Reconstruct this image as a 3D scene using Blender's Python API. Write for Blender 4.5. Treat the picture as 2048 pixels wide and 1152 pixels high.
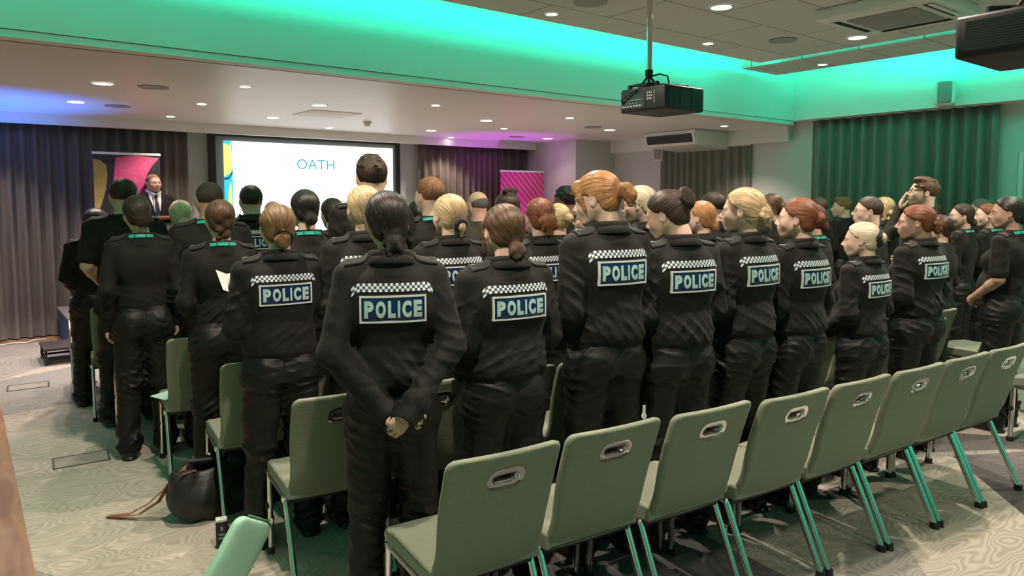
import bpy, bmesh, math, random
import numpy as np
import openvdb
from math import radians, sin, cos, pi, tan, atan2, sqrt
from mathutils import Vector, Matrix, noise
from mathutils.bvhtree import BVHTree
random.seed(4)
D = bpy.data; SC = bpy.context.scene; COL = SC.collection
for o in list(D.objects): D.objects.remove(o)

# ------------------------------------------------------------------ camera
FPX = 1440.0; PITCH = radians(4); HOR = 397.0; HEAD = radians(52.5)
cam = D.cameras.new('camera'); co = D.objects.new('camera', cam); COL.objects.link(co)
cam.sensor_width = 36; cam.lens = 36 * FPX / 2048
cam.shift_y = -(576 - (HOR + FPX * tan(PITCH))) / 2048
co.location = (0, 0, 1.65); co.rotation_euler = (pi/2 - PITCH, 0, HEAD - pi/2)
cam.clip_start = .05
SC.camera = co
SC.view_settings.view_transform = 'Standard'; SC.view_settings.look = 'None'
SC.view_settings.gamma = 1; SC.view_settings.use_curve_mapping = False
SC.view_settings.exposure = 0.38
W = D.worlds.new('world'); SC.world = W; W.use_nodes = True
W.node_tree.nodes['Background'].inputs[0].default_value = (.05, .055, .05, 1)
W.node_tree.nodes['Background'].inputs[1].default_value = 0.3

# ------------------------------------------------------------------ lights
GREEN = (0.0, 1.0, .60); WARM = (1.0, .83, .70)
def area(name, loc, rot, sx, sy, e, col):
    l = D.lights.new(name, 'AREA'); l.shape = 'RECTANGLE'; l.size = sx; l.size_y = sy; l.energy = e; l.color = col
    o = D.objects.new(name, l); COL.objects.link(o); o.location = loc; o.rotation_euler = rot; return o
def spot(name, loc, e, col=WARM, ang=120, blend=.6, rot=(0, 0, 0), r=.045):
    l = D.lights.new(name, 'SPOT'); l.energy = e; l.color = col; l.spot_size = radians(ang); l.spot_blend = blend; l.shadow_soft_size = r
    o = D.objects.new(name, l); COL.objects.link(o); o.location = loc; o.rotation_euler = rot; return o
# LED strips on the upper edges of the suspended ceiling raft, washing the walls of the recess
area('led_strip', (3.2, 4.42, 3.235), (radians(88), 0, 0), 9.0, .05, 58, GREEN)
area('led_strip', (7.55, .2, 3.235), (radians(88), 0, radians(-90)), 8.4, .05, 84, GREEN)
area('led_strip', (6.80, .2, 3.235), (radians(88), 0, radians(-90)), 8.4, .05, 22, GREEN)
area('led_strip', (-1.65, 0, 3.235), (radians(88), 0, radians(90)), 8.4, .05, 40, GREEN)
area('led_strip', (3.2, -4.0, 3.235), (radians(88), 0, radians(180)), 9.0, .05, 40, GREEN)
BIG_LOW = [(.98, 8.5), (1.01, 7.0), (3.04, 8.67), (3.02, 7.23), (5.41, 8.95), (5.27, 7.39), (7.62, 8.98), (7.38, 7.34)]
BIG_RAFT = [(4.66, 3.46), (6.5, 3.35), (2.8, 3.5), (1.0, 3.5), (4.66, 1.7), (6.5, 1.6), (2.8, 1.7), (1.0, 1.7), (4.66, -.1), (2.8, -.1), (6.5, -.1), (1., -.1)]  # all but the first two are out of view, added to light the near rows
for x, y in BIG_LOW: spot('downlight_lamp', (x, y, 2.585), 95 if x < 7 else 5 if y > 8 else 50)
for x, y in BIG_RAFT: spot('downlight_lamp', (x, y, 3.06), 150 if y > 1 else 35, ang=120)
spot('blue_uplighter', (.15, 9.0, .35), 380, (.04, .22, 1), 70, .9, (radians(180), 0, 0), .06)
spot('magenta_uplighter', (6.9, 9.25, .35), 120, (.72, .04, 1), 66, .9, (radians(178), 0, 0), .06)
SMALL_LOW = [(2.02, 6.44), (2.03, 7.89), (2.04, 9.31), (4.0, 6.52), (4.1, 9.48), (5.9, 6.54), (6.06, 8.08), (6.27, 9.72), (8.19, 6.0), (.1, 9.4), (0.0, 7.9)]  # last two are out of view, added to brighten the left curtain end
for x, y in SMALL_LOW: spot('spotlight_lamp', (x, y, 2.59), 45, ang=110)

# ------------------------------------------------------------------ materials
MATS = {}
def nodes(m): return m.node_tree.nodes, m.node_tree.links
def mat(name, col, rough=.6, metal=0.0, spec=.5, bump=None, var=None, emit=None, sheen=0, coat=0):
    """procedural material: bump=(scale,strength,stretch) var=(scale,amount,stretch)"""
    if name in MATS: return MATS[name]
    m = D.materials.new(name); m.use_nodes = True; n, l = nodes(m); b = n['Principled BSDF']
    b.inputs['Base Color'].default_value = (*col, 1); b.inputs['Roughness'].default_value = rough
    b.inputs['Metallic'].default_value = metal; b.inputs['Specular IOR Level'].default_value = spec
    if sheen: b.inputs['Sheen Weight'].default_value = sheen; b.inputs['Sheen Roughness'].default_value = .5
    if coat: b.inputs['Coat Weight'].default_value = coat; b.inputs['Coat Roughness'].default_value = .12
    if emit: b.inputs['Emission Color'].default_value = (*emit[0], 1); b.inputs['Emission Strength'].default_value = emit[1]
    tc = n.new('ShaderNodeTexCoord')
    def noise_n(scale, stretch, det=4):
        mp = n.new('ShaderNodeMapping'); mp.inputs['Scale'].default_value = stretch
        t = n.new('ShaderNodeTexNoise'); t.inputs['Scale'].default_value = scale; t.inputs['Detail'].default_value = det
        l.new(tc.outputs['Object'], mp.inputs[0]); l.new(mp.outputs[0], t.inputs['Vector']); return t
    if var:
        t = noise_n(var[0], var[2] if len(var) > 2 else (1, 1, 1))
        mx = n.new('ShaderNodeMix'); mx.data_type = 'RGBA'; a = var[1]
        mx.inputs['A'].default_value = (*[c * (1 - a) for c in col], 1); mx.inputs['B'].default_value = (*[min(1, c * (1 + a)) for c in col], 1)
        l.new(t.outputs['Fac'], mx.inputs['Factor']); l.new(mx.outputs['Result'], b.inputs['Base Color'])
    if bump:
        t = noise_n(bump[0], bump[2] if len(bump) > 2 else (1, 1, 1), 6)
        bp = n.new('ShaderNodeBump'); bp.inputs['Strength'].default_value = bump[1]; bp.inputs['Distance'].default_value = .003
        l.new(t.outputs['Fac'], bp.inputs['Height']); l.new(bp.outputs[0], b.inputs['Normal'])
    MATS[name] = m; return m

cloth = mat('uniform_black_softshell', (.0095, .0092, .0080), .74, spec=.22, bump=(9, .6), var=(25, .15), sheen=.04)
shirtm = mat('uniform_black_shirt', (.012, .0112, .0095), .8, spec=.22, bump=(12, .5), var=(30, .15), sheen=.03)
trous = mat('uniform_black_trousers', (.0075, .0078, .0070), .52, spec=.3, bump=(14, .6), var=(25, .15))
bootm = mat('black_boot_leather', (.008, .008, .008), .35, bump=(40, .3))
suitm = mat('dark_suit_wool', (.012, .011, .013), .75, spec=.2, bump=(60, .3))
tweedm = mat('olive_suit_wool', (.05, .045, .033), .8, spec=.2, bump=(60, .3))
whitecloth = mat('white_shirt_cotton', (.75, .74, .72), .7, bump=(40, .2))
tiem = mat('navy_tie', (.012, .016, .035), .5)
navy = mat('navy_reflective', (.005, .018, .075), .25, spec=.6, coat=.5, bump=(55, .5), var=(16, .5))
silver = mat('silver_reflective', (.50, .66, .63), .42, metal=.25, spec=.6, var=(60, .12))
silver2 = mat('silver_reflective_edge', (.62, .66, .63), .45, spec=.5)
badge = mat('number_badge_metal', (.7, .68, .62), .3, metal=.6)
lanm = mat('teal_lanyard', (.02, .42, .30), .5, var=(18, .35))
blackp = mat('black_plastic', (.012, .012, .012), .45, bump=(80, .1))
dgrey = mat('charcoal_plastic', (.022, .028, .027), .5, bump=(80, .1))
chrome = mat('polished_chrome', (.78, .78, .76), .12, metal=1, bump=(3, .04))
steel = mat('brushed_steel', (.68, .66, .62), .28, metal=1, bump=(20, .1))
fabric = mat('sage_grey_upholstery', (.215, .238, .180), .85, spec=.2, bump=(130, .55, (.35, 1, 2.2)), var=(50, .14, (.5, 1, 3)), sheen=.1)
blackw = mat('black_underframe', (.01, .01, .01), .6, var=(10, .2))
white = mat('white_paint', (.80, .80, .78), .6, bump=(60, .05), var=(2, .02))
whitep = mat('white_plastic', (.78, .78, .75), .4, bump=(60, .03))
wallm = mat('wall_paint_light_grey', (.62, .62, .62), .7, bump=(70, .08), var=(1.5, .03))
ceilm = mat('plaster_ceiling_white', (.80, .78, .77), .42, spec=.35, bump=(2.2, .25, (1, 3, 1)), var=(1, .03))
tilem = None
curtm = mat('taupe_curtain_cloth', (.30, .26, .225), .85, spec=.15, bump=(50, .3, (1, 1, .1)), var=(7, .12, (1, 1, .15)), sheen=.15)
curtg = mat('grey_curtain_cloth', (.42, .415, .37), .85, spec=.15, bump=(50, .3, (1, 1, .1)), var=(7, .15, (1, 1, .15)), sheen=.15)
lampm = mat('lit_downlight_lens', (1, .95, .88), .5, emit=((1, .93, .82), 9))
skins = {k: mat('skin_' + k, c, .5, spec=.35, bump=(90, .12), var=(18, .08)) for k, c in
         dict(fair=(.60, .42, .33), light=(.55, .37, .28), tan=(.42, .26, .18), brown=(.22, .125, .08), rosy=(.60, .36, .28)).items()}
eyem = mat('eye_white', (.7, .68, .65), .2); irism = mat('dark_iris', (.02, .015, .01), .15)
lipm = mat('lips', (.42, .17, .14), .45)
glassfr = mat('dark_spectacle_frame', (.02, .015, .012), .3)

def hair_mat(name, dark, light, rough=.42):
    m = D.materials.new('hair_' + name); m.use_nodes = True; n, l = nodes(m); b = n['Principled BSDF']
    at = n.new('ShaderNodeAttribute'); at.attribute_name = 'strand'
    t = n.new('ShaderNodeTexNoise'); t.inputs['Scale'].default_value = 1.0; t.inputs['Detail'].default_value = 5; t.inputs['Roughness'].default_value = .65
    l.new(at.outputs['Vector'], t.inputs['Vector'])
    r = n.new('ShaderNodeValToRGB'); r.color_ramp.elements[0].position = .36; r.color_ramp.elements[1].position = .64
    r.color_ramp.elements[0].color = (*dark, 1); r.color_ramp.elements[1].color = (*light, 1)
    l.new(t.outputs['Fac'], r.inputs[0]); l.new(r.outputs[0], b.inputs['Base Color'])
    b.inputs['Roughness'].default_value = rough; b.inputs['Specular IOR Level'].default_value = .4
    bp = n.new('ShaderNodeBump'); bp.inputs['Strength'].default_value = .9; bp.inputs['Distance'].default_value = .004
    l.new(t.outputs['Fac'], bp.inputs['Height']); l.new(bp.outputs[0], b.inputs['Normal']); return m
HM = dict(
    black=hair_mat('near_black', (.006, .005, .005), (.03, .022, .018), .38),
    darkbrown=hair_mat('dark_brown', (.012, .007, .004), (.065, .035, .022)),
    brown=hair_mat('brown', (.03, .015, .008), (.14, .07, .035)),
    lightbrown=hair_mat('light_brown', (.08, .045, .02), (.32, .19, .09)),
    auburn=hair_mat('auburn', (.07, .022, .008), (.30, .10, .035)),
    darkred=hair_mat('dark_red', (.03, .006, .006), (.12, .02, .018)),
    ginger=hair_mat('ginger', (.17, .07, .02), (.55, .27, .10)),
    gingershort=hair_mat('sandy_ginger', (.10, .045, .018), (.30, .15, .07), .7),
    blonde=hair_mat('blonde', (.30, .20, .09), (.78, .60, .34)),
    platinum=hair_mat('pale_blonde', (.42, .34, .20), (.85, .76, .55)),
    stubble=hair_mat('stubble_black', (.02, .014, .01), (.07, .048, .036), .8),
    grey=hair_mat('grey', (.06, .05, .045), (.22, .19, .17), .6))

def wood_mat(name, c1, c2, scale=2.0):
    m = D.materials.new(name); m.use_nodes = True; n, l = nodes(m); b = n['Principled BSDF']
    tc = n.new('ShaderNodeTexCoord'); mp = n.new('ShaderNodeMapping'); mp.inputs['Scale'].default_value = (6, .8, 1)
    t = n.new('ShaderNodeTexNoise'); t.inputs['Scale'].default_value = scale; t.inputs['Detail'].default_value = 6; t.inputs['Distortion'].default_value = 1.2
    r = n.new('ShaderNodeValToRGB'); r.color_ramp.elements[0].color = (*c1, 1); r.color_ramp.elements[1].color = (*c2, 1)
    r.color_ramp.elements[0].position = .3; r.color_ramp.elements[1].position = .7
    l.new(tc.outputs['Object'], mp.inputs[0]); l.new(mp.outputs[0], t.inputs['Vector']); l.new(t.outputs['Fac'], r.inputs[0]); l.new(r.outputs[0], b.inputs['Base Color'])
    b.inputs['Roughness'].default_value = .4; return m
woodm = wood_mat('oak_floor_boards', (.30, .15, .075), (.45, .26, .14))
lectw = wood_mat('lectern_top_wood', (.10, .035, .018), (.16, .06, .03))

def carpet_mat():
    m = D.materials.new('woodgrain_contour_carpet'); m.use_nodes = True; n, l = nodes(m); b = n['Principled BSDF']
    tc = n.new('ShaderNodeTexCoord'); at = n.new('ShaderNodeAttribute'); at.attribute_name = 'tone'
    mp = n.new('ShaderNodeMapping'); mp.inputs['Scale'].default_value = (1.6, 4.0, 1); mp.inputs['Rotation'].default_value = (0, 0, .5)
    t = n.new('ShaderNodeTexNoise'); t.inputs['Scale'].default_value = 1.3; t.inputs['Detail'].default_value = 1.5; t.inputs['Roughness'].default_value = .4
    l.new(tc.outputs['Object'], mp.inputs[0]); l.new(mp.outputs[0], t.inputs['Vector'])
    mu = n.new('ShaderNodeMath'); mu.operation = 'MULTIPLY'; mu.inputs[1].default_value = 150
    sn = n.new('ShaderNodeMath'); sn.operation = 'SINE'
    l.new(t.outputs['Fac'], mu.inputs[0]); l.new(mu.outputs[0], sn.inputs[0])
    mr = n.new('ShaderNodeMapRange'); mr.inputs['From Min'].default_value = -1; mr.inputs['From Max'].default_value = 1
    mr.inputs['To Min'].default_value = .80; mr.inputs['To Max'].default_value = 1.07
    l.new(sn.outputs[0], mr.inputs['Value'])
    f = n.new('ShaderNodeTexNoise'); f.inputs['Scale'].default_value = 240; f.inputs['Detail'].default_value = 2
    l.new(tc.outputs['Object'], f.inputs['Vector'])
    m2 = n.new('ShaderNodeMapRange'); m2.inputs['To Min'].default_value = .8; m2.inputs['To Max'].default_value = 1.2; l.new(f.outputs['Fac'], m2.inputs['Value'])
    mm = n.new('ShaderNodeMath'); mm.operation = 'MULTIPLY'; l.new(mr.outputs[0], mm.inputs[0]); l.new(m2.outputs[0], mm.inputs[1])
    vm = n.new('ShaderNodeVectorMath'); vm.operation = 'SCALE'; l.new(at.outputs['Color'], vm.inputs[0]); l.new(mm.outputs[0], vm.inputs['Scale'])
    l.new(vm.outputs[0], b.inputs['Base Color']); b.inputs['Roughness'].default_value = .95; b.inputs['Specular IOR Level'].default_value = .1
    bp = n.new('ShaderNodeBump'); bp.inputs['Strength'].default_value = .4; bp.inputs['Distance'].default_value = .003
    l.new(mm.outputs[0], bp.inputs['Height']); l.new(bp.outputs[0], b.inputs['Normal']); return m
carpetm = carpet_mat()
def tile_mat():
    m = D.materials.new('ceiling_tiles'); m.use_nodes = True; n, l = nodes(m); b = n['Principled BSDF']
    tc = n.new('ShaderNodeTexCoord'); br = n.new('ShaderNodeTexBrick'); br.offset = .5
    br.inputs['Color1'].default_value = (.68, .67, .65, 1); br.inputs['Color2'].default_value = (.62, .61, .595, 1); br.inputs['Mortar'].default_value = (.20, .20, .19, 1)
    br.inputs['Scale'].default_value = 1; br.inputs['Brick Width'].default_value = 1.2; br.inputs['Row Height'].default_value = .6; br.inputs['Mortar Size'].default_value = .006
    l.new(tc.outputs['Object'], br.inputs['Vector']); l.new(br.outputs['Color'], b.inputs['Base Color']); b.inputs['Roughness'].default_value = .85
    return m
tilem = tile_mat()
def slats_mat(name, c1, c2, per, axis=2, rough=.5, emit=0):
    m = D.materials.new(name); m.use_nodes = True; n, l = nodes(m); b = n['Principled BSDF']
    tc = n.new('ShaderNodeTexCoord'); sp = n.new('ShaderNodeSeparateXYZ'); l.new(tc.outputs['Object'], sp.inputs[0])
    mu = n.new('ShaderNodeMath'); mu.operation = 'MULTIPLY'; mu.inputs[1].default_value = 2 * pi / per; l.new(sp.outputs[axis], mu.inputs[0])
    sn = n.new('ShaderNodeMath'); sn.operation = 'SINE'; l.new(mu.outputs[0], sn.inputs[0])
    mx = n.new('ShaderNodeMix'); mx.data_type = 'RGBA'; mx.inputs['A'].default_value = (*c1, 1); mx.inputs['B'].default_value = (*c2, 1)
    ma = n.new('ShaderNodeMapRange'); ma.inputs['From Min'].default_value = -.3; ma.inputs['From Max'].default_value = .3
    l.new(sn.outputs[0], ma.inputs['Value']); l.new(ma.outputs[0], mx.inputs['Factor']); l.new(mx.outputs['Result'], b.inputs['Base Color'])
    b.inputs['Roughness'].default_value = rough; return m
grillm = slats_mat('fine_black_louvres', (.004, .004, .004), (.03, .034, .033), .009)

# ------------------------------------------------------------------ object helpers
def link(o, parent=None):
    COL.objects.link(o)
    if parent is not None: o.parent = parent
    return o
def tag(o, label=None, cat=None, group=None, kind=None):
    if label: o['label'] = label
    if cat: o['category'] = cat
    if group: o['group'] = group
    if kind: o['kind'] = kind
    return o
def empty(name, loc, rz=0, label=None, cat=None, group=None):
    o = D.objects.new(name, None); COL.objects.link(o); o.location = loc; o.rotation_euler = (0, 0, rz); o.empty_display_size = .1
    return tag(o, label, cat, group)
def meshobj(name, me, parent=None, mats=None):
    o = D.objects.new(name, me)
    if mats:
        for m in mats: me.materials.append(m)
    return link(o, parent)
def frombm(name, bm, m, parent=None, smooth=False, sharp=None):
    me = D.meshes.new(name); bmesh.ops.recalc_face_normals(bm, faces=bm.faces); bm.to_mesh(me); bm.free()
    for x in (m if isinstance(m, (list, tuple)) else [m]): me.materials.append(x)
    if smooth: me.shade_smooth()
    if sharp is not None: me.set_sharp_from_angle(angle=radians(sharp))
    return link(D.objects.new(name, me), parent)
def box(bm, x0, x1, y0, y1, z0, z1, bev=0, seg=2, mi=0, M=None):
    r = bmesh.ops.create_cube(bm, size=1)
    vs = r['verts']
    for v in vs: v.co = Vector(((x0+x1)/2 + v.co.x*(x1-x0), (y0+y1)/2 + v.co.y*(y1-y0), (z0+z1)/2 + v.co.z*(z1-z0)))
    fs = set(f for v in vs for f in v.link_faces)
    if bev:
        es = list(set(e for v in vs for e in v.link_edges))
        rr = bmesh.ops.bevel(bm, geom=es, offset=bev, segments=seg, affect='EDGES', profile=.5)
        fs = set(rr['faces']) | set(f for f in fs if f.is_valid)
        vs = list(set(v for f in fs for v in f.verts))
    for f in fs: f.material_index = mi
    if M is not None:
        for v in vs: v.co = M @ v.co
    return vs
def boxo(name, x0, x1, y0, y1, z0, z1, m, parent=None, bev=0, seg=2):
    bm = bmesh.new(); box(bm, x0, x1, y0, y1, z0, z1, bev, seg); return frombm(name, bm, m, parent, bool(bev), 35 if bev else None)
def tube(bm, pts, r, n=12, sx=1, sy=1, cap=True, up=Vector((0, 0, 1)), mi=0):
    pts = [Vector(p) for p in pts]; rings = []
    for i, p in enumerate(pts):
        t = (pts[min(i+1, len(pts)-1)] - pts[max(i-1, 0)]).normalized()
        u = up if abs(t.dot(up)) < .95 else Vector((0, 1, 0))
        a = t.cross(u).normalized(); b = a.cross(t).normalized(); rr = r[i] if isinstance(r, (list, tuple)) else r
        rings.append([bm.verts.new(p + a*cos(2*pi*k/n)*rr*sx + b*sin(2*pi*k/n)*rr*sy) for k in range(n)])
    for i in range(len(rings)-1):
        for k in range(n):
            f = bm.faces.new((rings[i][k], rings[i][(k+1) % n], rings[i+1][(k+1) % n], rings[i+1][k])); f.material_index = mi
    if cap: bm.faces.new(rings[0][::-1]).material_index = mi; bm.faces.new(rings[-1]).material_index = mi
def tubeo(name, pts, r, m, parent=None, **k):
    bm = bmesh.new(); tube(bm, pts, r, **k); return frombm(name, bm, m, parent, True, 50)
def disc(bm, c, r, z0, z1, n=32, mi=0):
    tube(bm, [(c[0], c[1], z0), (c[0], c[1], z1)], r, n=n, mi=mi, up=Vector((0, 1, 0)))
def text_data(s, size=1.0, bold=0.0, xs=1.0, extrude=0, spacing=1.0, align='CENTER'):
    """outline text -> (verts, faces) in the XY plane, centred"""
    c = D.curves.new('lettering', 'FONT'); c.body = s; c.size = size; c.offset = bold; c.extrude = extrude; c.align_x = align
    c.space_character = spacing; c.resolution_u = 4
    o = D.objects.new('lettering', c); COL.objects.link(o)
    dg = bpy.context.evaluated_depsgraph_get(); me = o.evaluated_get(dg).to_mesh()
    V = np.array([v.co[:] for v in me.vertices]).reshape(-1, 3); F = [tuple(p.vertices) for p in me.polygons]
    o.evaluated_get(dg).to_mesh_clear(); D.objects.remove(o); D.curves.remove(c)
    if len(V):
        if align == 'CENTER': V[:, 0] -= (V[:, 0].min()+V[:, 0].max())/2
        V[:, 1] -= (V[:, 1].min()+V[:, 1].max())/2; V[:, 0] *= xs
    return V, F
def text_obj(name, s, height, m, parent, M, bold=0, xs=1, spacing=1):
    V, F = text_data(s, 1, bold, xs, 0, spacing); k = height / .73; V = V * k
    me = D.meshes.new(name); me.from_pydata([tuple(M @ Vector(v)) for v in V], [], F); me.materials.append(m)
    return link(D.objects.new(name, me), parent)

# ------------------------------------------------------------------ the room
def S(o): o['kind'] = 'structure'; return o
ZL, ZB, ZR, ZT = 2.62, 2.67, 3.10, 3.62       # low ceiling, bulkhead bottom, raft, top ceiling
def make_floor():
    bm = bmesh.new(); col = bm.loops.layers.float_color.new('tone')
    rnd = random.Random(11); X0, X1, Y0, Y1 = .2, 9.0, -5.0, 10.3; st = 1.15
    nx = int((X1-X0)/st)+1; ny = int((Y1-Y0)/st)+1; P = {}
    for i in range(nx+1):
        for j in range(ny+1):
            x = X0+(X1-X0)*i/nx; y = Y0+(Y1-Y0)*j/ny
            if 0 < i < nx: x += rnd.uniform(-.42, .42)*st
            if 0 < j < ny: y += rnd.uniform(-.42, .42)*st
            P[i, j] = bm.verts.new((x, y, 0))
    tones = [(.38, .35, .30), (.33, .31, .275), (.43, .385, .33), (.27, .26, .24), (.17, .16, .155), (.46, .41, .35), (.085, .08, .08), (.33, .27, .245), (.13, .12, .12)]
    for i in range(nx):
        for j in range(ny):
            q = [P[i, j], P[i+1, j], P[i+1, j+1], P[i, j+1]]
            tr = [(q[0], q[1], q[2]), (q[0], q[2], q[3])] if rnd.random() < .5 else [(q[0], q[1], q[3]), (q[1], q[2], q[3])]
            for t in tr:
                f = bm.faces.new(t); cx = sum(v.co.x for v in t)/3; cy = sum(v.co.y for v in t)/3
                c = rnd.choice(tones if cx > 1.3 else tones[:4])
                for lp in f.loops: lp[col] = (c[0]*1.15, c[1]*1.15, c[2]*1.15, 1)
    return S(frombm('floor', bm, carpetm))
make_floor()
S(boxo('floor', -2.3, .2, -5, 10.3, -.02, .004, woodm))
S(boxo('trim_1', .2, 9, 9.85, 10.3, -.02, .006, woodm))
S(boxo('wall_front', -2.3, 9.1, 10.3, 10.4, 0, ZT, wallm))
S(boxo('wall_left', -2.4, -2.3, -5, 10.4, 0, ZT, wallm))
S(boxo('wall_back', -2.4, 9.1, -5.1, -5, 0, ZT, wallm))
S(boxo('wall_right', 9.0, 9.12, 3.0, 10.4, 0, ZT, wallm))
S(boxo('wall_right', 9.0, 9.12, 1.4, 2.85, 2.14, ZT, wallm))
S(boxo('wall_right', 9.0, 9.12, 2.85, 3.0, 0, ZT, wallm))
S(boxo('wall_right', 9.0, 9.12, -5, 1.4, 0, ZT, wallm))
S(boxo('trim_2', 8.1, 9.0, 8.83, 10.3, 0, ZL, wallm, bev=.004))          # boxed-in column in the corner
S(boxo('ceiling', -2.3, 9.0, 5.47, 10.3, ZL, ZL+.1, ceilm))
S(boxo('trim_3', -2.3, 8.1, 9.86, 9.94, 2.50, ZL, white))                 # pelmet board above the front curtains
S(boxo('trim_4', 8.9, 9.0, 5.5, 8.83, 2.42, ZL, white))                   # pelmet on the right hand wall
S(boxo('wall_bulkhead', -2.3, 9.0, 5.35, 5.45, ZB, ZT, white))
S(boxo('trim_5', -2.3, 8.78, 5.345, 5.49, ZB-.05, ZB-.004, white))
S(boxo('wall_bulkhead_right', 8.78, 9.0, -5, 5.35, ZB, ZT, white))
# thin raised step added to the bulkheads, drawing the tone edge of the LED light
S(boxo('trim_6', -2.3, 8.78, 5.338, 5.35, ZB, ZB+.27, white)); S(boxo('trim_7', 8.768, 8.78, -5, 5.338, ZB, ZB+.27, white))
S(boxo('ceiling_upper', -2.3, 9.0, -5, 5.35, ZT-.02, ZT+.1, white))
S(boxo('ceiling_raft', -1.55, 6.88, -3.9, 4.60, ZR, ZR+.10, tilem))
S(boxo('ceiling_raft', 7.02, 7.72, -3.9, 4.93, ZR, ZR+.10, tilem))
# soffits of sloped plaster above the raft in the corner
bm = bmesh.new()
for q in [((8.78, 5.35, 3.30), (8.45, 5.05, 3.60), (8.45, -5, 3.60), (8.78, -5, 3.30)), ((-2.3, 5.35, 3.30), (-2.3, 5.05, 3.60), (8.45, 5.05, 3.60), (8.78, 5.35, 3.30))]:
    bm.faces.new([bm.verts.new(p) for p in q])
S(frombm('trim_8', bm, white))
for i, (x0, x1, y0, y1) in enumerate([(-2.3, 8.1, 10.285, 10.3), (8.985, 9.0, 5.2, 8.83)]): S(boxo('baseboard_%s' % ('front', 'right')[i], x0, x1, y0, y1, 0, .1, white))

# door on the right hand wall
boxd = S(empty('door_1', (9.0, 2.1, 0)))
fr = bmesh.new(); box(fr, .0, .12, .70, .745, 0, 2.14); box(fr, .0, .12, -.70, -.655, 0, 2.14); box(fr, .0, .12, -.655, .655, 2.09, 2.14)
frombm('door_frame', fr, white, boxd)
boxo('door_leaf', .06, .10, .0, .655, 0, 2.09, mat('grey_door_paint', (.10, .11, .12), .5, var=(5, .1)), boxd, bev=.003)
boxo('door_leaf', .06, .10, -.655, -.01, 0, 2.09, mat('grey_door_paint', (.10, .11, .12), .5), boxd, bev=.003)
dl = bpy.data.objects[boxd.children[1].name]
boxo('door_glass', .055, .06, .40, .47, 1.75, 2.04, mat('lit_door_glass', (.6, .62, .6), .1, emit=((.8, .85, .8), .8)), dl)
tubeo('door_handle', [(.06, .06, 1.02), (.02, .06, 1.02), (.02, .15, 1.02)], .009, steel, dl)

# curtains: pleated cloth with depth
def curtain(name, x0, y0, x1, y1, z0, z1, pleat, amp, m, label, seed, wob=.3):
    rnd = random.Random(seed); L = sqrt((x1-x0)**2+(y1-y0)**2); n = int(L/(pleat/14)); ux, uy = (x1-x0)/L, (y1-y0)/L; nx_, ny_ = -uy, ux
    root = empty(name, ((x0+x1)/2, (y0+y1)/2, z0), 0, label, 'curtain')
    cx, cy = (x0+x1)/2, (y0+y1)/2
    ph = [0]
    for i in range(n):
        t = i*L/n; ph.append(ph[-1]+2*pi/pleat*(L/n)*(1+wob*noise.noise(Vector((t*1.3, seed, 0)))*2))
    bm = bmesh.new(); NZ = 10; rows = []
    for j in range(NZ+1):
        z = z0+(z1-z0)*j/NZ; k = 1.0+.35*(1-j/NZ); row = []
        for i in range(n+1):
            t = L*i/n; a = amp*k*(sin(ph[i])+.25*sin(2*ph[i]+1+j*.05)) + .012*noise.noise(Vector((t*2, z*.8, seed)))
            s = t+.006*cos(ph[i])
            row.append(bm.verts.new((x0+ux*s+nx_*a-cx, y0+uy*s+ny_*a-cy, z-z0)))
        rows.append(row)
    for j in range(NZ):
        for i in range(n): bm.faces.new((rows[j][i], rows[j][i+1], rows[j+1][i+1], rows[j+1][i]))
    bmesh.ops.solidify(bm, geom=list(bm.faces), thickness=.003)
    frombm('curtain_cloth', bm, m, root, True)
    boxo('curtain_track', -abs(x1-x0)/2-.01, abs(x1-x0)/2+.01, -abs(y1-y0)/2-.01, abs(y1-y0)/2+.01, z1-z0, z1-z0+.03, whitep, root)
    return root
curtain('curtain', -2.2, 10.12, 2.40, 10.12, .02, 2.585, .135, .034, curtm, 'long taupe pleated curtain behind the stage, left of the projection screen', 1)
curtain('curtain', 5.88, 10.12, 8.06, 10.12, .02, 2.585, .135, .034, curtm, 'taupe pleated curtain between the screen and the purple-lit column, behind the pink banner', 2)
curtain('curtain', 8.93, 7.75, 8.93, 6.10, .02, 2.40, .13, .030, curtg, 'dark grey pleated curtain under the air conditioner on the right-hand wall', 3)
curtain('curtain', 8.92, 5.16, 8.92, 3.02, .02, 2.66, .15, .036, curtg, 'green-lit grey floor-length curtain on the right-hand wall beside the door', 4)

# projection screen
scr = empty('projection_screen', (4.12, 10.2, 0), 0, 'large lit projection screen showing the OATH slide on the front wall', 'screen')
bm = bmesh.new()
box(bm, -1.42, -1.36, -.09, .08, .90, 2.52); box(bm, 1.36, 1.42, -.09, .08, .90, 2.52); box(bm, -1.36, 1.36, -.09, .08, 2.49, 2.52); box(bm, -1.36, 1.36, -.09, .08, .90, .93)
frombm('screen_frame', bm, blackp, scr)
boxo('screen_surface', -1.36, 1.36, -.04, .0, .93, 2.49, mat('screen_border_grey', (.30, .34, .34), .8), scr)
def emis(name, c, s):
    return mat(name, tuple(x*.3 for x in c), .9, emit=(c, s))
slidew = emis('slide_white', (.97, 1, .98), 1.25)
sl = boxo('slide_picture', -1.22, 1.31, -.052, -.045, .98, 2.43, slidew, scr)
def flat(name, pts, y, m, parent, th=.002):
    bm = bmesh.new(); f = bm.faces.new([bm.verts.new((p[0], y, p[1])) for p in pts])
    r = bmesh.ops.extrude_face_region(bm, geom=[f]); bmesh.ops.translate(bm, vec=(0, -th, 0), verts=[v for v in r['geom'] if isinstance(v, bmesh.types.BMVert)])
    bmesh.ops.triangulate(bm, faces=bm.faces); return frombm(name, bm, m, parent)
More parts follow.
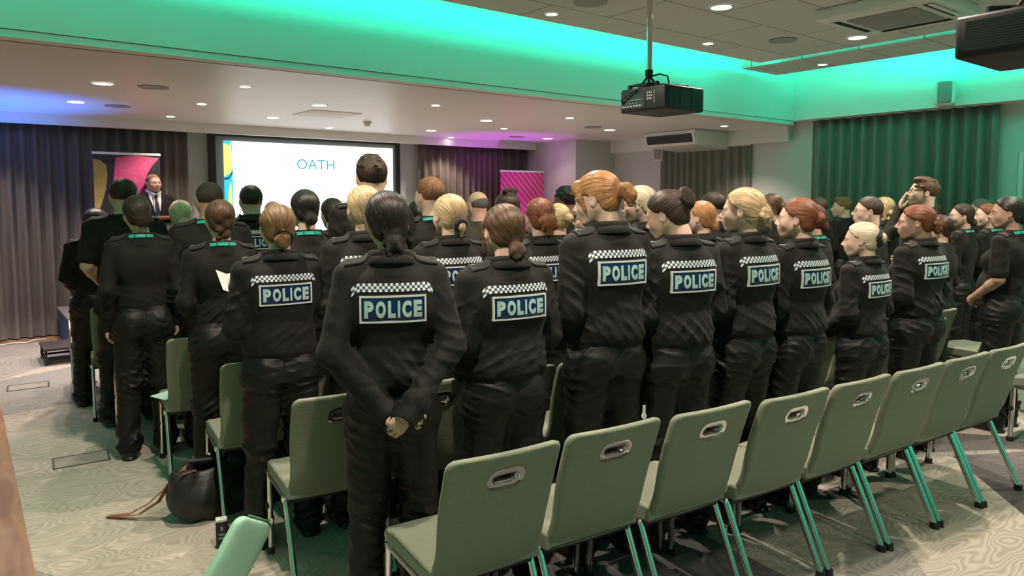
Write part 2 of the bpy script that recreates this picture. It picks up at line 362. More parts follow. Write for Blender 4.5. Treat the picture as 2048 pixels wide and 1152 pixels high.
flat('slide_panel', [(-1.25, .98), (-1.135, .98), (-1.135, 2.43), (-1.25, 2.43)], -.052, emis('slide_cyan', (.05, .62, .75), .9), scr)
flat('slide_shape', [(-1.25, 1.95), (-1.16, 2.0), (-1.14, 2.1), (-1.14, 2.28), (-1.17, 2.37), (-1.25, 2.40)], -.0545, emis('slide_yellow', (1, .85, .2), .95), scr)
flat('slide_shape', [(-1.25, 1.90), (-1.19, 1.91), (-1.135, 1.99), (-1.135, 2.03), (-1.19, 1.945), (-1.25, 1.93)], -.057, emis('slide_navy', (.05, .1, .25), .7), scr)
flat('slide_shape', [(-1.19, .98), (-1.15, .98), (-1.15, 1.8), (-1.17, 1.88), (-1.2, 1.7)], -.0545, emis('slide_yellow', (1, .85, .2), .95), scr)
flat('slide_shape', [(-1.15+.012*cos(a), 2.30+.13*sin(a)*1) for a in [pi/2+i*pi/14 for i in range(15)]][:15], -.057, slidew, scr)
RX = Matrix.Rotation(pi/2, 4, 'X')
text_obj('slide_title', 'OATH', .150, emis('slide_teal_text', (.05, .42, .52), .9), scr, Matrix.Translation((.05, -.058, 2.145)) @ RX, xs=1.02, spacing=1.02)
gt = emis('slide_grey_text', (.55, .58, .58), 1.0); gd = emis('slide_dark_text', (.16, .2, .22), .9)
for s, z, x in [('I  of', 1.93, .08), ('do solemnly', 1.82, .08)]: text_obj('slide_text', s, .05, gt, scr, Matrix.Translation((x, -.058, z)) @ RX)
text_obj('slide_text', 'sincerely declare and', .05, gt, scr, Matrix.Translation((-.42, -.058, 1.705)) @ RX)
text_obj('slide_text', 'affirm', .055, gd, scr, Matrix.Translation((.32, -.058, 1.705)) @ RX)
text_obj('slide_text', 'that I will', .05, gt, scr, Matrix.Translation((.75, -.058, 1.705)) @ RX)
text_obj('slide_text', 'serve the King as cons', .05, gt, scr, Matrix.Translation((-.42, -.058, 1.60)) @ RX)
text_obj('slide_text', 'table', .055, gd, scr, Matrix.Translation((.14, -.058, 1.60)) @ RX)

# stage, step, lectern, banners
def stage():
    r = empty('stage_platform', (2.4, 9.35, 0), 0, 'low carpeted stage platform with blue fascia in front of the screen', 'stage')
    boxo('deck', -1.53, 3.6, -.48, .62, .34, .375, mat('stage_deck_carpet', (.16, .14, .14), .9, bump=(90, .3)), r, bev=.004)
    bm = bmesh.new(); box(bm, -1.51, 3.58, -.46, -.44, 0, .34); box(bm, -1.51, -1.49, -.46, .62, 0, .34)
    frombm('fascia', bm, mat('blue_fascia_cloth', (.045, .07, .20), .8, var=(8, .2)), r)
    bm = bmesh.new()
    for x in (-1.52, -.9, .1, 1.1, 2.1): tube(bm, [(x, -.48, 0), (x, -.48, .36)], .012, n=8)
    tube(bm, [(-1.52, -.485, .355), (3.58, -.485, .355)], .012, n=8)
    frombm('frame_edge', bm, steel, r, True)
    s = empty('stage_step', (.82, 8.58, 0), 0, 'low dark stage step on a black frame in front of the stage', 'step')
    boxo('tread', -.22, .30, -.24, .24, .145, .17, mat('step_tread', (.045, .036, .034), .6, bump=(60, .4)), s, bev=.003)
    bm = bmesh.new()
    for x in (-.2, .28):
        for y in (-.22, .22): box(bm, x-.012, x+.012, y-.012, y+.012, 0, .145)
    for y in (-.22, .22): box(bm, -.2, .28, y-.01, y+.01, .03, .05)
    for x in (-.2, .28): box(bm, x-.01, x+.01, -.22, .22, .03, .05)
    frombm('step_frame', bm, blackp, s)
stage()
LX, LY = 1.765, 9.03
lec = empty('lectern', (LX, LY, .375), radians(-8), 'grey lectern with brown wooden top on the stage, in front of the suited speaker', 'lectern')
boxo('lectern_body', -.24, .24, -.16, .16, .03, 1.0, mat('lectern_grey', (.13, .13, .14), .6, var=(6, .08)), lec, bev=.008)
boxo('lectern_base', -.28, .28, -.20, .20, 0, .03, blackp, lec, bev=.005)
bm = bmesh.new(); box(bm, -.29, .29, -.22, .22, -.02, .015, .006, M=Matrix.Translation((0, 0, 1.035)) @ Matrix.Rotation(radians(-8), 4, 'X')); frombm('lectern_top', bm, lectw, lec, True, 40)
tubeo('microphone', [(0, -.1, 1.03), (0, -.11, 1.15), (0, -.02, 1.25), (0, .06, 1.28)], [.005, .005, .005, .011], blackp, lec, n=8)

def banner(loc, rz, w, z0, z1, label, draw):
    r = empty('roller_banner', loc, rz, label, 'banner')
    boxo('banner_base', -w/2-.02, w/2+.02, -.10, .10, z0, z0+.08, steel, r, bev=.01)
    tubeo('support_pole', [(0, .04, z0+.05), (0, .03, z1)], .009, steel, r, n=8)
    boxo('top_rail', -w/2-.01, w/2+.01, -.012, .012, z1-.03, z1, whitep, r, bev=.004)
    p = boxo('banner_print', -w/2, w/2, -.004, .0, z0+.06, z1-.03, draw[0], r)
    for pts, m, lay in draw[1]: flat('banner_shape', [(a*w/2, z0+.06+b*(z1-z0-.09)) for a, b in pts], -.0042-.0015*lay, m, p, .001)
    return r
def brick_emit(name, c1, c2):
    m = D.materials.new(name); m.use_nodes = True; n, l = nodes(m); b = n['Principled BSDF']
    tc = n.new('ShaderNodeTexCoord'); mp = n.new('ShaderNodeMapping'); mp.inputs['Rotation'].default_value = (pi/2, 0, 0)
    br = n.new('ShaderNodeTexBrick'); br.inputs['Scale'].default_value = 9; br.inputs['Mortar Size'].default_value = .02; br.inputs['Color1'].default_value = (*c1, 1); br.inputs['Color2'].default_value = (*c2, 1)
    br.inputs['Mortar'].default_value = (*[x*.75 for x in c1], 1)
    l.new(tc.outputs['Object'], mp.inputs[0]); l.new(mp.outputs[0], br.inputs['Vector']); l.new(br.outputs['Color'], b.inputs['Base Color']); b.inputs['Roughness'].default_value = .5; return m
pinkb = brick_emit('pink_brick_print', (.75, .10, .26), (.62, .08, .22)); yelb = brick_emit('mustard_brick_print', (.45, .33, .09), (.38, .27, .07))
blob = [(-.35, .98), (.2, 1.0), (.98, .985), (.75, .93), (.58, .87), (.5, .79), (.48, .72), (.5, .66), (.55, .62), (.4, .585), (.1, .58), (-.15, .60), (-.35, .66), (-.42, .74), (-.42, .84), (-.38, .92)]
yb = [(-1, .97), (-.8, .96), (-.62, .93), (-.6, .86), (-.66, .76), (-.8, .66), (-.95, .57), (-1, .55)]
banner((1.63, 9.72, 0), radians(0), .72, .375, 2.20, 'tall roller banner with pink and mustard shapes on dark grey behind the speaker', (mat('dark_banner_print', (.022, .019, .022), .5, var=(4, .2)), [(blob, pinkb, 1), (yb, yelb, 1)]))
def stripe_mat():
    m = D.materials.new('magenta_striped_print'); m.use_nodes = True; n, l = nodes(m); b = n['Principled BSDF']
    tc = n.new('ShaderNodeTexCoord'); sp = n.new('ShaderNodeSeparateXYZ'); l.new(tc.outputs['Object'], sp.inputs[0])
    ad = n.new('ShaderNodeMath'); ad.operation = 'ADD'; l.new(sp.outputs[0], ad.inputs[0]); l.new(sp.outputs[2], ad.inputs[1])
    mu = n.new('ShaderNodeMath'); mu.operation = 'MULTIPLY'; mu.inputs[1].default_value = 55; l.new(ad.outputs[0], mu.inputs[0])
    sn = n.new('ShaderNodeMath'); sn.operation = 'SINE'; l.new(mu.outputs[0], sn.inputs[0])
    mr = n.new('ShaderNodeMapRange'); mr.inputs['From Min'].default_value = .2; mr.inputs['From Max'].default_value = .9; l.new(sn.outputs[0], mr.inputs['Value'])
    mx = n.new('ShaderNodeMix'); mx.data_type = 'RGBA'; mx.inputs['A'].default_value = (.62, .05, .26, 1); mx.inputs['B'].default_value = (.80, .22, .42, 1)
    l.new(mr.outputs[0], mx.inputs['Factor']); l.new(mx.outputs['Result'], b.inputs['Base Color']); b.inputs['Roughness'].default_value = .4; return m
banner((7.55, 9.55, 0), 0, .92, 0, 2.12, 'bright pink diagonally striped roller banner in front of the right part of the front curtain', (stripe_mat(), []))
spot('pink_banner_light', (7.35, 9.1, 1.0), 12, (1, .05, .9), 110, .8, (radians(100), 0, radians(-12)), .05)

# ceiling fittings
ORD = ['first', 'second', 'third', 'fourth', 'fifth', 'sixth', 'seventh', 'eighth', 'ninth', 'tenth', 'eleventh', 'twelfth']
def downlight(x, y, z, r, label):
    t = empty('downlight', (x, y, z), 0, label, 'downlight', 'recessed ceiling downlights')
    bm = bmesh.new(); N = 28
    prof = [(r*1.25, -.001), (r*1.24, -.006), (r*1.02, -.006), (r, -.001)]
    rings = [[bm.verts.new((a*cos(2*pi*k/N), a*sin(2*pi*k/N), b)) for k in range(N)] for a, b in prof]
    for i in range(3):
        for k in range(N): bm.faces.new((rings[i][k], rings[i][(k+1) % N], rings[i+1][(k+1) % N], rings[i+1][k]))
    frombm('bezel', bm, whitep, t, True)
    bm = bmesh.new(); disc(bm, (0, 0), r*1.01, -.003, -.001, N); frombm('lens', bm, lampm, t)
for i, (x, y) in enumerate(BIG_LOW):
    if y > 8: downlight(x, y, ZL, .075, 'large round lit downlight in the low ceiling, line near the pelmet, %s from the left' % ORD[i//2])
    else: downlight(x, y, ZL, .075, 'large round lit downlight in the low ceiling, line near the bulkhead, %s from the left' % ORD[i//2])
for i, (x, y, s) in enumerate([(2.02, 6.44, 'upper left, nearest the bulkhead'), (2.03, 7.89, 'left, midway between bulkhead and curtain'), (2.04, 9.31, 'above the left banner'), (4.0, 6.52, 'in the middle, near the bulkhead'), (4.1, 9.48, 'above the screen'),
        (5.9, 6.54, 'left of the air conditioner, near the bulkhead'), (6.06, 8.08, 'between the magenta glow and the smoke detector'), (6.27, 9.77, 'above the curtain right of the screen'), (8.19, 6.0, 'just above the wall-mounted air conditioner')]):
    downlight(x, y, ZL, .045, 'small lit spotlight in the low ceiling, ' + s)
downlight(4.66, 3.46, ZR, .075, 'large round lit downlight in the tiled ceiling beside the projector pole')
downlight(6.5, 3.35, ZR, .075, 'large round lit downlight in the tiled ceiling, below the ceiling cassette')
downlight(3.77, 4.4, ZR, .045, 'small lit spotlight in the tiled ceiling, left of the projector pole')
downlight(5.64, 4.33, ZR, .045, 'small lit spotlight in the tiled ceiling, right of the projector pole')
downlight(7.5, 4.24, ZR, .045, 'small lit spotlight on the outer ceiling strip beyond the green slot')
spk = slats_mat('speaker_mesh_grille', (.30, .28, .28), (.36, .34, .33), .012, 0)
for x, y, z, l in [(1.39, 6.95, ZL, 'round flush ceiling speaker in the low ceiling, nearer the bulkhead at left'), (1.37, 8.59, ZL, 'round flush ceiling speaker in the low ceiling, nearer the left curtain'),
                   (6.89, 7.17, ZL, 'round flush ceiling speaker in the low ceiling, left of the wall air conditioner'), (6.99, 8.99, ZL, 'round flush ceiling speaker in the magenta glow'), (6.06, 3.82, ZR, 'round flush speaker in the tiled ceiling left of the cassette'), (3.77, 3.96, ZR, 'round flush speaker in the tiled ceiling at the top of the picture')]:
    bm = bmesh.new(); disc(bm, (0, 0), .125, -.008, -.001, 36); o = frombm('ceiling_speaker', bm, spk); o.location = (x, y, z); tag(o, l, 'speaker', 'flush ceiling speakers')
o = boxo('access_hatch', -.3, .3, -.3, .3, -.006, -.001, white, bev=.002); o.location = (3.41, 7.94, ZL); tag(o, 'square white access hatch in the low ceiling above the screen', 'hatch')
sd = empty('smoke_detector', (4.14, 8.4, ZL), 0, 'white smoke detector hanging under the low ceiling in front of the screen', 'smoke detector')
bm = bmesh.new(); disc(bm, (0, 0), .055, -.02, -.001); frombm('detector_base', bm, whitep, sd, True, 40)
bm = bmesh.new(); tube(bm, [(0, 0, -.02), (0, 0, -.05), (0, 0, -.065)], [.042, .038, .02], n=20, up=Vector((0, 1, 0))); frombm('detector_head', bm, whitep, sd, True, 40)
bm = bmesh.new(); tube(bm, [(0, 0, -.001), (0, 0, -.05)], .006, n=10, up=Vector((0, 1, 0))); disc(bm, (0, 0), .018, -.06, -.052, 16)
o = frombm('sprinkler', bm, chrome, None, True, 40); o.location = (7.03, 8.1, ZL); tag(o, 'small chrome sprinkler head in the low ceiling', 'sprinkler')

# ceiling cassette air conditioner
cas = empty('ceiling_cassette', (5.72, 2.66, ZR), 0, 'square white air conditioning cassette in the tiled ceiling', 'air conditioner')
boxo('cassette_body', -.42, .42, -.42, .42, -.085, -.001, whitep, cas, bev=.012)
boxo('intake_grille', -.25, .25, -.25, .25, -.094, -.083, spk, cas, bev=.01)
for i in range(4):
    M = Matrix.Rotation(i*pi/2, 4, 'Z'); bm = bmesh.new(); box(bm, -.26, .26, .305, .345, -.0875, -.080, M=M); frombm('air_slot', bm, blackp, cas)
    bm = bmesh.new(); box(bm, -.27, .27, -.01, .028, -.004, .004, .003, M=M @ Matrix.Translation((0, .35, -.094)) @ Matrix.Rotation(radians(20 if i % 2 else -5), 4, 'X')); frombm('louvre_flap', bm, whitep, cas, True, 40)
# under-ceiling air conditioner
ac = empty('air_conditioner', (8.55, 6.92, ZL), 0, 'white under-ceiling air conditioner above the dark curtain on the right wall', 'air conditioner')
bm = bmesh.new()
prof = [(-.42, -.03), (-.36, -.21), (.40, -.26), (.43, -.24), (.43, -.002), (-.40, -.002)]
for i in range(1):
    a = [bm.verts.new((p[0], -.47, p[1])) for p in prof]; b = [bm.verts.new((p[0], .47, p[1])) for p in prof]
    bm.faces.new(a); bm.faces.new(b[::-1])
    for k in range(len(prof)): bm.faces.new((a[k], b[k], b[(k+1) % len(prof)], a[(k+1) % len(prof)]))
bmesh.ops.bevel(bm, geom=list(bm.edges), offset=.012, segments=2, affect='EDGES'); frombm('air_conditioner_case', bm, whitep, ac, True, 40)
Ma = Matrix.Translation((-.395, 0, -.115)) @ Matrix.Rotation(radians(-18.4), 4, 'Y')
bm = bmesh.new(); box(bm, -.012, .01, -.41, .41, -.065, .055, M=Ma); frombm('air_outlet', bm, blackp, ac)
bm = bmesh.new(); box(bm, -.022, -.014, -.40, .0, -.01, .0, M=Ma @ Matrix.Rotation(.3, 4, 'Y')); box(bm, -.022, -.014, .01, .40, -.01, .0, M=Ma); frombm('louvre_blade', bm, dgrey, ac)

def wall_speaker(loc, rz, s, label):
    t = empty('wall_speaker', loc, rz, label, 'speaker', 'white wall speakers')
    bm = bmesh.new(); box(bm, -.09*s, .09*s, -.09*s, .08*s, -.14*s, .14*s, .045*s, 5); frombm('speaker_case', bm, whitep, t, True, 40)
    bm = bmesh.new(); box(bm, -.072*s, .072*s, -.097*s, -.05*s, -.12*s, .12*s, .03*s, 4); frombm('speaker_grille', bm, spk, t, True, 40)
    bm = bmesh.new(); box(bm, -.02, .02, .05*s, .14*s, -.02, .02); frombm('wall_bracket', bm, whitep, t)
wall_speaker((8.87, 7.72, 2.36), radians(-70), .85, 'white rounded loudspeaker below the under-ceiling air conditioner')
wall_speaker((8.62, 3.44, 2.80), radians(-75), 1.05, 'white rounded loudspeaker on the green bulkhead above the right curtain')

# projectors
def projector(loc, rz, wx, ly, hz, pole, label):
    t = empty('projector', loc, rz, label, 'projector')
    boxo('projector_case', -wx/2, wx/2, -ly/2, ly/2, 0, hz, blackp, t, bev=.014, seg=3)
    # vents on the rear (facing -y) and sides
    for k in range(3):
        w = (wx-.05)/3; x = -wx/2+.025+k*w; boxo('rear_vent', x+.008, x+w-.008, -ly/2-.002, -ly/2+.004, .022, hz-.022, grillm, t)
    for k in range(2):
        w = (ly-.06)/2; y = -ly/2+.03+k*w; boxo('side_vent', wx/2-.004, wx/2+.002, y+.01, y+w-.01, .025, hz-.025, grillm, t)
    return t
def proj_common(t, wx, ly, hz, px, py, top):
    tubeo('ceiling_pole', [(px, py, hz+.11), (px, py, top-.01)], .019, chrome, t, n=20)
    bm = bmesh.new(); disc(bm, (px, py), .06, top-.012, top); frombm('ceiling_plate', bm, steel, t, True, 40)
    bm = bmesh.new(); tube(bm, [(px, py, hz+.085), (px, py, hz+.125)], .027, n=20, up=Vector((0, 1, 0))); frombm('pole_collar', bm, blackp, t, True, 40)
    bm = bmesh.new()
    for dx, dy in ((.15, .12), (-.15, .12), (.15, -.12), (-.15, -.12)):
        tube(bm, [(px, py, hz+.09), (px+dx*.25, py+dy*.25, hz+.03), (px*.3+dx, py*.3+dy, hz+.02)], .009, n=8); disc(bm, (px*.3+dx, py*.3+dy), .016, hz-.002, hz+.025, 12)
    box(bm, px-.07, px+.07, py-.05, py+.05, hz+.012, hz+.03)
    frombm('mount_arms', bm, blackp, t, True, 40)
    tubeo('cable', [(px+.01, py, hz+.08), (px+.06, py-.04, hz+.10), (px+.12, py-.06, hz+.09), (px+.13, py-.07, hz+.01)], .006, blackp, t, n=8)
    tubeo('lens', [(.05, ly/2-.01, hz*.5), (.05, ly/2+.03, hz*.5)], .045, dgrey, t, n=24)
p1 = projector((3.86, 3.34, 2.235), 0, .40, .40, .16, 0, 'black ceiling projector on a chrome pole in front of the green bulkhead')
proj_common(p1, .40, .40, .16, -.10, .03, ZR-2.235)
bm = bmesh.new()
box(bm, -.2025, -.198, -.02, .185, .025, .115, mi=0)
for k in range(7): box(bm, -.2045, -.202, .165-k*.026, .180-k*.026, .035, .044, mi=1)
for k in range(5): box(bm, -.2045, -.202, .160-k*.030, .178-k*.030, .055, .063, mi=2)
box(bm, -.2045, -.202, .0, .14, .076, .082, mi=2)
frombm('connector_panel', bm, [dgrey, badge, steel], p1)
bm = bmesh.new()
for r in range(3):
    for c in range(3): box(bm, -.2045, -.1995, -.055-c*.017, -.046-c*.017, .07+r*.02, .082+r*.02)
for r in range(6): box(bm, -.2045, -.1995, -.118, -.105, .05+r*.014, .055+r*.014)
frombm('keypad', bm, badge, p1)
tubeo('loose_cable', [(-.10, .02, .20), (-.17, -.02, .175), (-.215, .06, .14), (-.225, .16, .09), (-.205, .17, .06)], .006, blackp, p1, n=8)
p2 = projector((3.055, .885, 2.145), 0, .42, .46, .15, 0, 'dark ceiling projector cut off by the top right corner of the picture')
proj_common(p2, .42, .46, .15, -.02, .06, ZR-2.145)
for k in range(2):
    w = .2; y = -.23+.025+k*.205; boxo('side_vent', -.213, -.205, y+.006, y+w-.006, .022, .125, grillm, p2)

# floor boxes
def floor_box(x, y, label):
    r = empty('floor_box', (x, y, 0), radians(-4), label, 'floor box', 'metal-framed floor boxes')
    bm = bmesh.new()
    for a in (-1, 1): box(bm, -.15, .15, a*.105-.006, a*.105+.006, .0, .004); box(bm, a*.15-.006, a*.15+.006, -.11, .11, .0, .004)
    frombm('floor_box_frame', bm, mat('floor_box_edge', (.10, .11, .09), .5, metal=.3), r)
    boxo('floor_box_lid', -.142, .142, -.098, .098, 0, .0025, mat('floor_box_carpet_lid', (.30, .28, .24), .95, bump=(60, .4), var=(25, .2, (1, 4, 1))), r)
floor_box(.55, 5.2, 'metal-framed floor box in the aisle carpet, nearer one beside the fourth row')
floor_box(.42, 7.54, 'metal-framed floor box in the aisle carpet, farther one towards the stage')

# ------------------------------------------------------------------ chairs
def ring_panel(name, parent, m, W_, z0, z1, prof, th, slot, rc, material_rings=10):
    """upholstered back panel with a slot; prof(z)->y of mid surface"""
    N = 96; sx, sz, sw, sh = slot; bm = bmesh.new()
    def outer(a):
        # rounded rectangle by ray from the slot centre
        dx, dz = cos(a), sin(a); best = None
        hx = W_/2; lo, hi = 0, 2
        for _ in range(24):
            mid = (lo+hi)/2; x = sx+dx*mid; z = sz+dz*mid; cz = (z0+z1)/2; hz = (z1-z0)/2
            wz = hx*(1-.05*math.exp(-((z-(z0+.12))/.12)**2))
            qx = abs(x)-(wz-rc); qz = abs(z-cz)-(hz-rc); d = sqrt(max(qx, 0)**2+max(qz, 0)**2)+min(max(qx, qz), 0)-rc
            if d < 0: lo = mid
            else: hi = mid
        return sx+dx*lo, sz+dz*lo
    def inner(a):
        r = sh/2; hx = sw/2-r; dx, dz = cos(a), sin(a); lo, hi = 0, 1
        for _ in range(20):
            mid = (lo+hi)/2; x = dx*mid; z = dz*mid; d = sqrt(max(abs(x)-hx, 0)**2+z*z)-r
            if d < 0: lo = mid
            else: hi = mid
        return sx+dx*lo, sz+dz*lo
    A = [2*pi*k/N+.01 for k in range(N)]; O = [outer(a) for a in A]; I = [inner(a) for a in A]
    sheets = []
    for side in (1, -1):
        rings = []
        ts = [0, .02, .1, .25, .4, .55, .7, .82, .9, .95, .98, 1.0]
        for t in ts:
            row = []
            for k in range(N):
                x = I[k][0]+(O[k][0]-I[k][0])*t; z = I[k][1]+(O[k][1]-I[k][1])*t
                dist = sqrt((O[k][0]-x)**2+(O[k][1]-z)**2); e = max(0, 1-dist/.018); thick = th*(sqrt(max(0, 1-e*e*.98)))
                row.append(bm.verts.new((x, prof(z, x)+side*thick/2, z)))
            rings.append(row)
        for i in range(len(rings)-1):
            for k in range(N): bm.faces.new((rings[i][k], rings[i][(k+1) % N], rings[i+1][(k+1) % N], rings[i+1][k]))
        sheets.append(rings)
    for idx in (0, -1):
        for k in range(N): bm.faces.new((sheets[0][idx][k], sheets[0][idx][(k+1) % N], sheets[1][idx][(k+1) % N], sheets[1][idx][k]))
    o = frombm(name, bm, m, parent, True, 60)
    # grip: chrome ring through the slot
    bm = bmesh.new(); prev = None; cols = []
    for k in range(N):
        nx_, nz_ = I[k][0]-sx, I[k][1]-sz; ln = sqrt(nx_**2+nz_**2)
        hx = sw/2-sh/2; ccx = max(-hx, min(hx, nx_)); vx, vz = nx_-ccx, nz_; l2 = sqrt(vx*vx+vz*vz) or 1; vx /= l2; vz /= l2
        def P(off, s, dep): x = I[k][0]+vx*off; z = I[k][1]+vz*off; return bm.verts.new((x, prof(z, x)+s*(th/2+dep), z))
        cols.append([P(.022, 1, -.001), P(.021, 1, .003), P(.003, 1, .004), P(-.001, 1, -.001), P(-.001, -1, -.001), P(.003, -1, .004), P(.021, -1, .003), P(.022, -1, -.001)])
    for k in range(N):
        a, b = cols[k], cols[(k+1) % N]
        for j in range(7): bm.faces.new((a[j], a[j+1], b[j+1], b[j]))
    frombm('handle_grip', bm, chrome, parent, True, 60)
    return o
def make_chair():
    t = D.objects.new('conference_chair', None); COL.objects.link(t)
    def prof(z, x):
        y = .035-(z-.45)*.275
        if z < .54: y += ((.54-z)/.17)**2*.045
        y += .012*sin((z-.4)/.45*pi)
        return y - .012*(1-(x/.21)**2)
    ring_panel('backrest', t, fabric, .425, .372, .85, prof, .036, (0, .758, .098, .031), .03)
    # seat pad with rounded waterfall edge
    bm = bmesh.new(); box(bm, -.214, .214, .05, .475, .388, .452, 0)
    bmesh.ops.subdivide_edges(bm, edges=list(bm.edges), cuts=7, use_grid_fill=True)
    for v in bm.verts:
        x, y, z = v.co; u = max(0, (y-.37)/.105); v.co.z -= .022*u*u; cxx = x/.21; v.co.z -= .006*(1-cxx*cxx)*(1-u)*(z > .43)
        # corner rounding
        ey = max(0, y-.435); ex = max(0, abs(x)-.174)
        if ey > 0 and ex > 0:
            d = sqrt(ex*ex+ey*ey); 
            if d > .04: v.co.x -= math.copysign(ex*(1-.04/d), x); v.co.y -= ey*(1-.04/d)
    es = [e for e in bm.edges if len(e.link_faces) == 2 and e.calc_face_angle() > 1.0]
    bmesh.ops.bevel(bm, geom=es, offset=.012, segments=4, affect='EDGES', profile=.5)
    frombm('seat', bm, fabric, t, True, 50)
    boxo('underframe', -.20, .20, .08, .43, .362, .392, blackw, t, bev=.004)
    for s in (-1, 1):
        x = s*.205
        for nm, pts in (('front', [(x, .425, .388), (x, .432, .012)]), ('rear', [(x, .115, .385), (x*1.0, -.065, .012)])):
            leg = tubeo('leg', pts, .0125, chrome, t, n=16, sx=1.0, sy=1.35)
            bm = bmesh.new(); ex, ey, _ = pts[1]; tube(bm, [(ex, ey, .0), (ex, ey, .03)], [.019, .017], n=14, up=Vector((0, 1, 0)), sy=1.25); frombm('foot_pad', bm, blackp, leg, True, 40)
            if nm == 'front':
                bm = bmesh.new(); tube(bm, [(x-s*.014, .43, .23), (x+s*.018, .43, .23)], .017, n=14); frombm('linking_knob', bm, blackp, leg, True, 40)
        bm = bmesh.new(); tube(bm, [(x, .44, .378), (x, .10, .374)], .011, n=10); box(bm, x-.018, x+.018, .095, .13, .366, .395, .004); frombm('side_rail', bm, chrome, t, True, 40)
    return t
chair0 = make_chair(); first_chair = [True]
def copy_tree(o, parent=None):
    c = o.copy(); COL.objects.link(c)
    if parent is not None: c.parent = parent
    for ch in o.children: copy_tree(ch, c)
    return c
def chair(x, y, ang, label, group):
    c = chair0 if first_chair[0] else copy_tree(chair0); first_chair[0] = False
    c.location = (x, y+.045, 0); c.rotation_euler = (0, 0, radians(ang)); tag(c, label, 'chair', group); return c
R7 = [(1.36, 1.82), (1.82, 1.785), (2.28, 1.715), (2.72, 1.63), (3.17, 1.58), (3.62, 1.53), (4.07, 1.49), (4.51, 1.45)]
for i, (x, y) in enumerate(R7):
    ang = [-6, -6, -6, -6, -5, -5, -5, -5][i]
    chair(x, y, ang, 'empty sage-grey conference chair in the nearest row, %s from the left' % ORD[i], 'empty chairs in the nearest row')
r6 = [1.24, 1.66, 2.07]+[2.07+.4395*k for k in range(1, 9)]
for i, x in enumerate(r6):
    chair(x, 2.80-.125*(x-1), -7, 'sage-grey conference chair in the second row from the camera, %s from the left' % ORD[i], 'chairs in the second nearest row')
rows = [(1.19, 3.61, 7, 'third row from the camera'), (1.125, 4.44, 6, 'fourth row from the camera'), (1.0, 5.27, 5, 'fifth row from the camera'), (.95, 6.03, 4, 'sixth row from the camera'), (.90, 6.83, 4, 'front row farthest from the camera')]
for x0, y0, n, nm in rows:
    for k in range(n):
        x = x0+.44*k; chair(x, y0-.11*(x-1), -6, 'sage-grey conference chair, %s, %s from the left aisle' % (nm, ORD[k]), 'occupied chairs in the ' + nm)
chair(5.80, 1.26, -4, 'sage-grey conference chair cut off by the right edge of the picture, past the aisle', 'chairs right of the aisle')
chair(6.50, 2.08, -6, 'sage-grey conference chair beyond the aisle, mostly behind the woman with clasped hands', 'chairs right of the aisle')

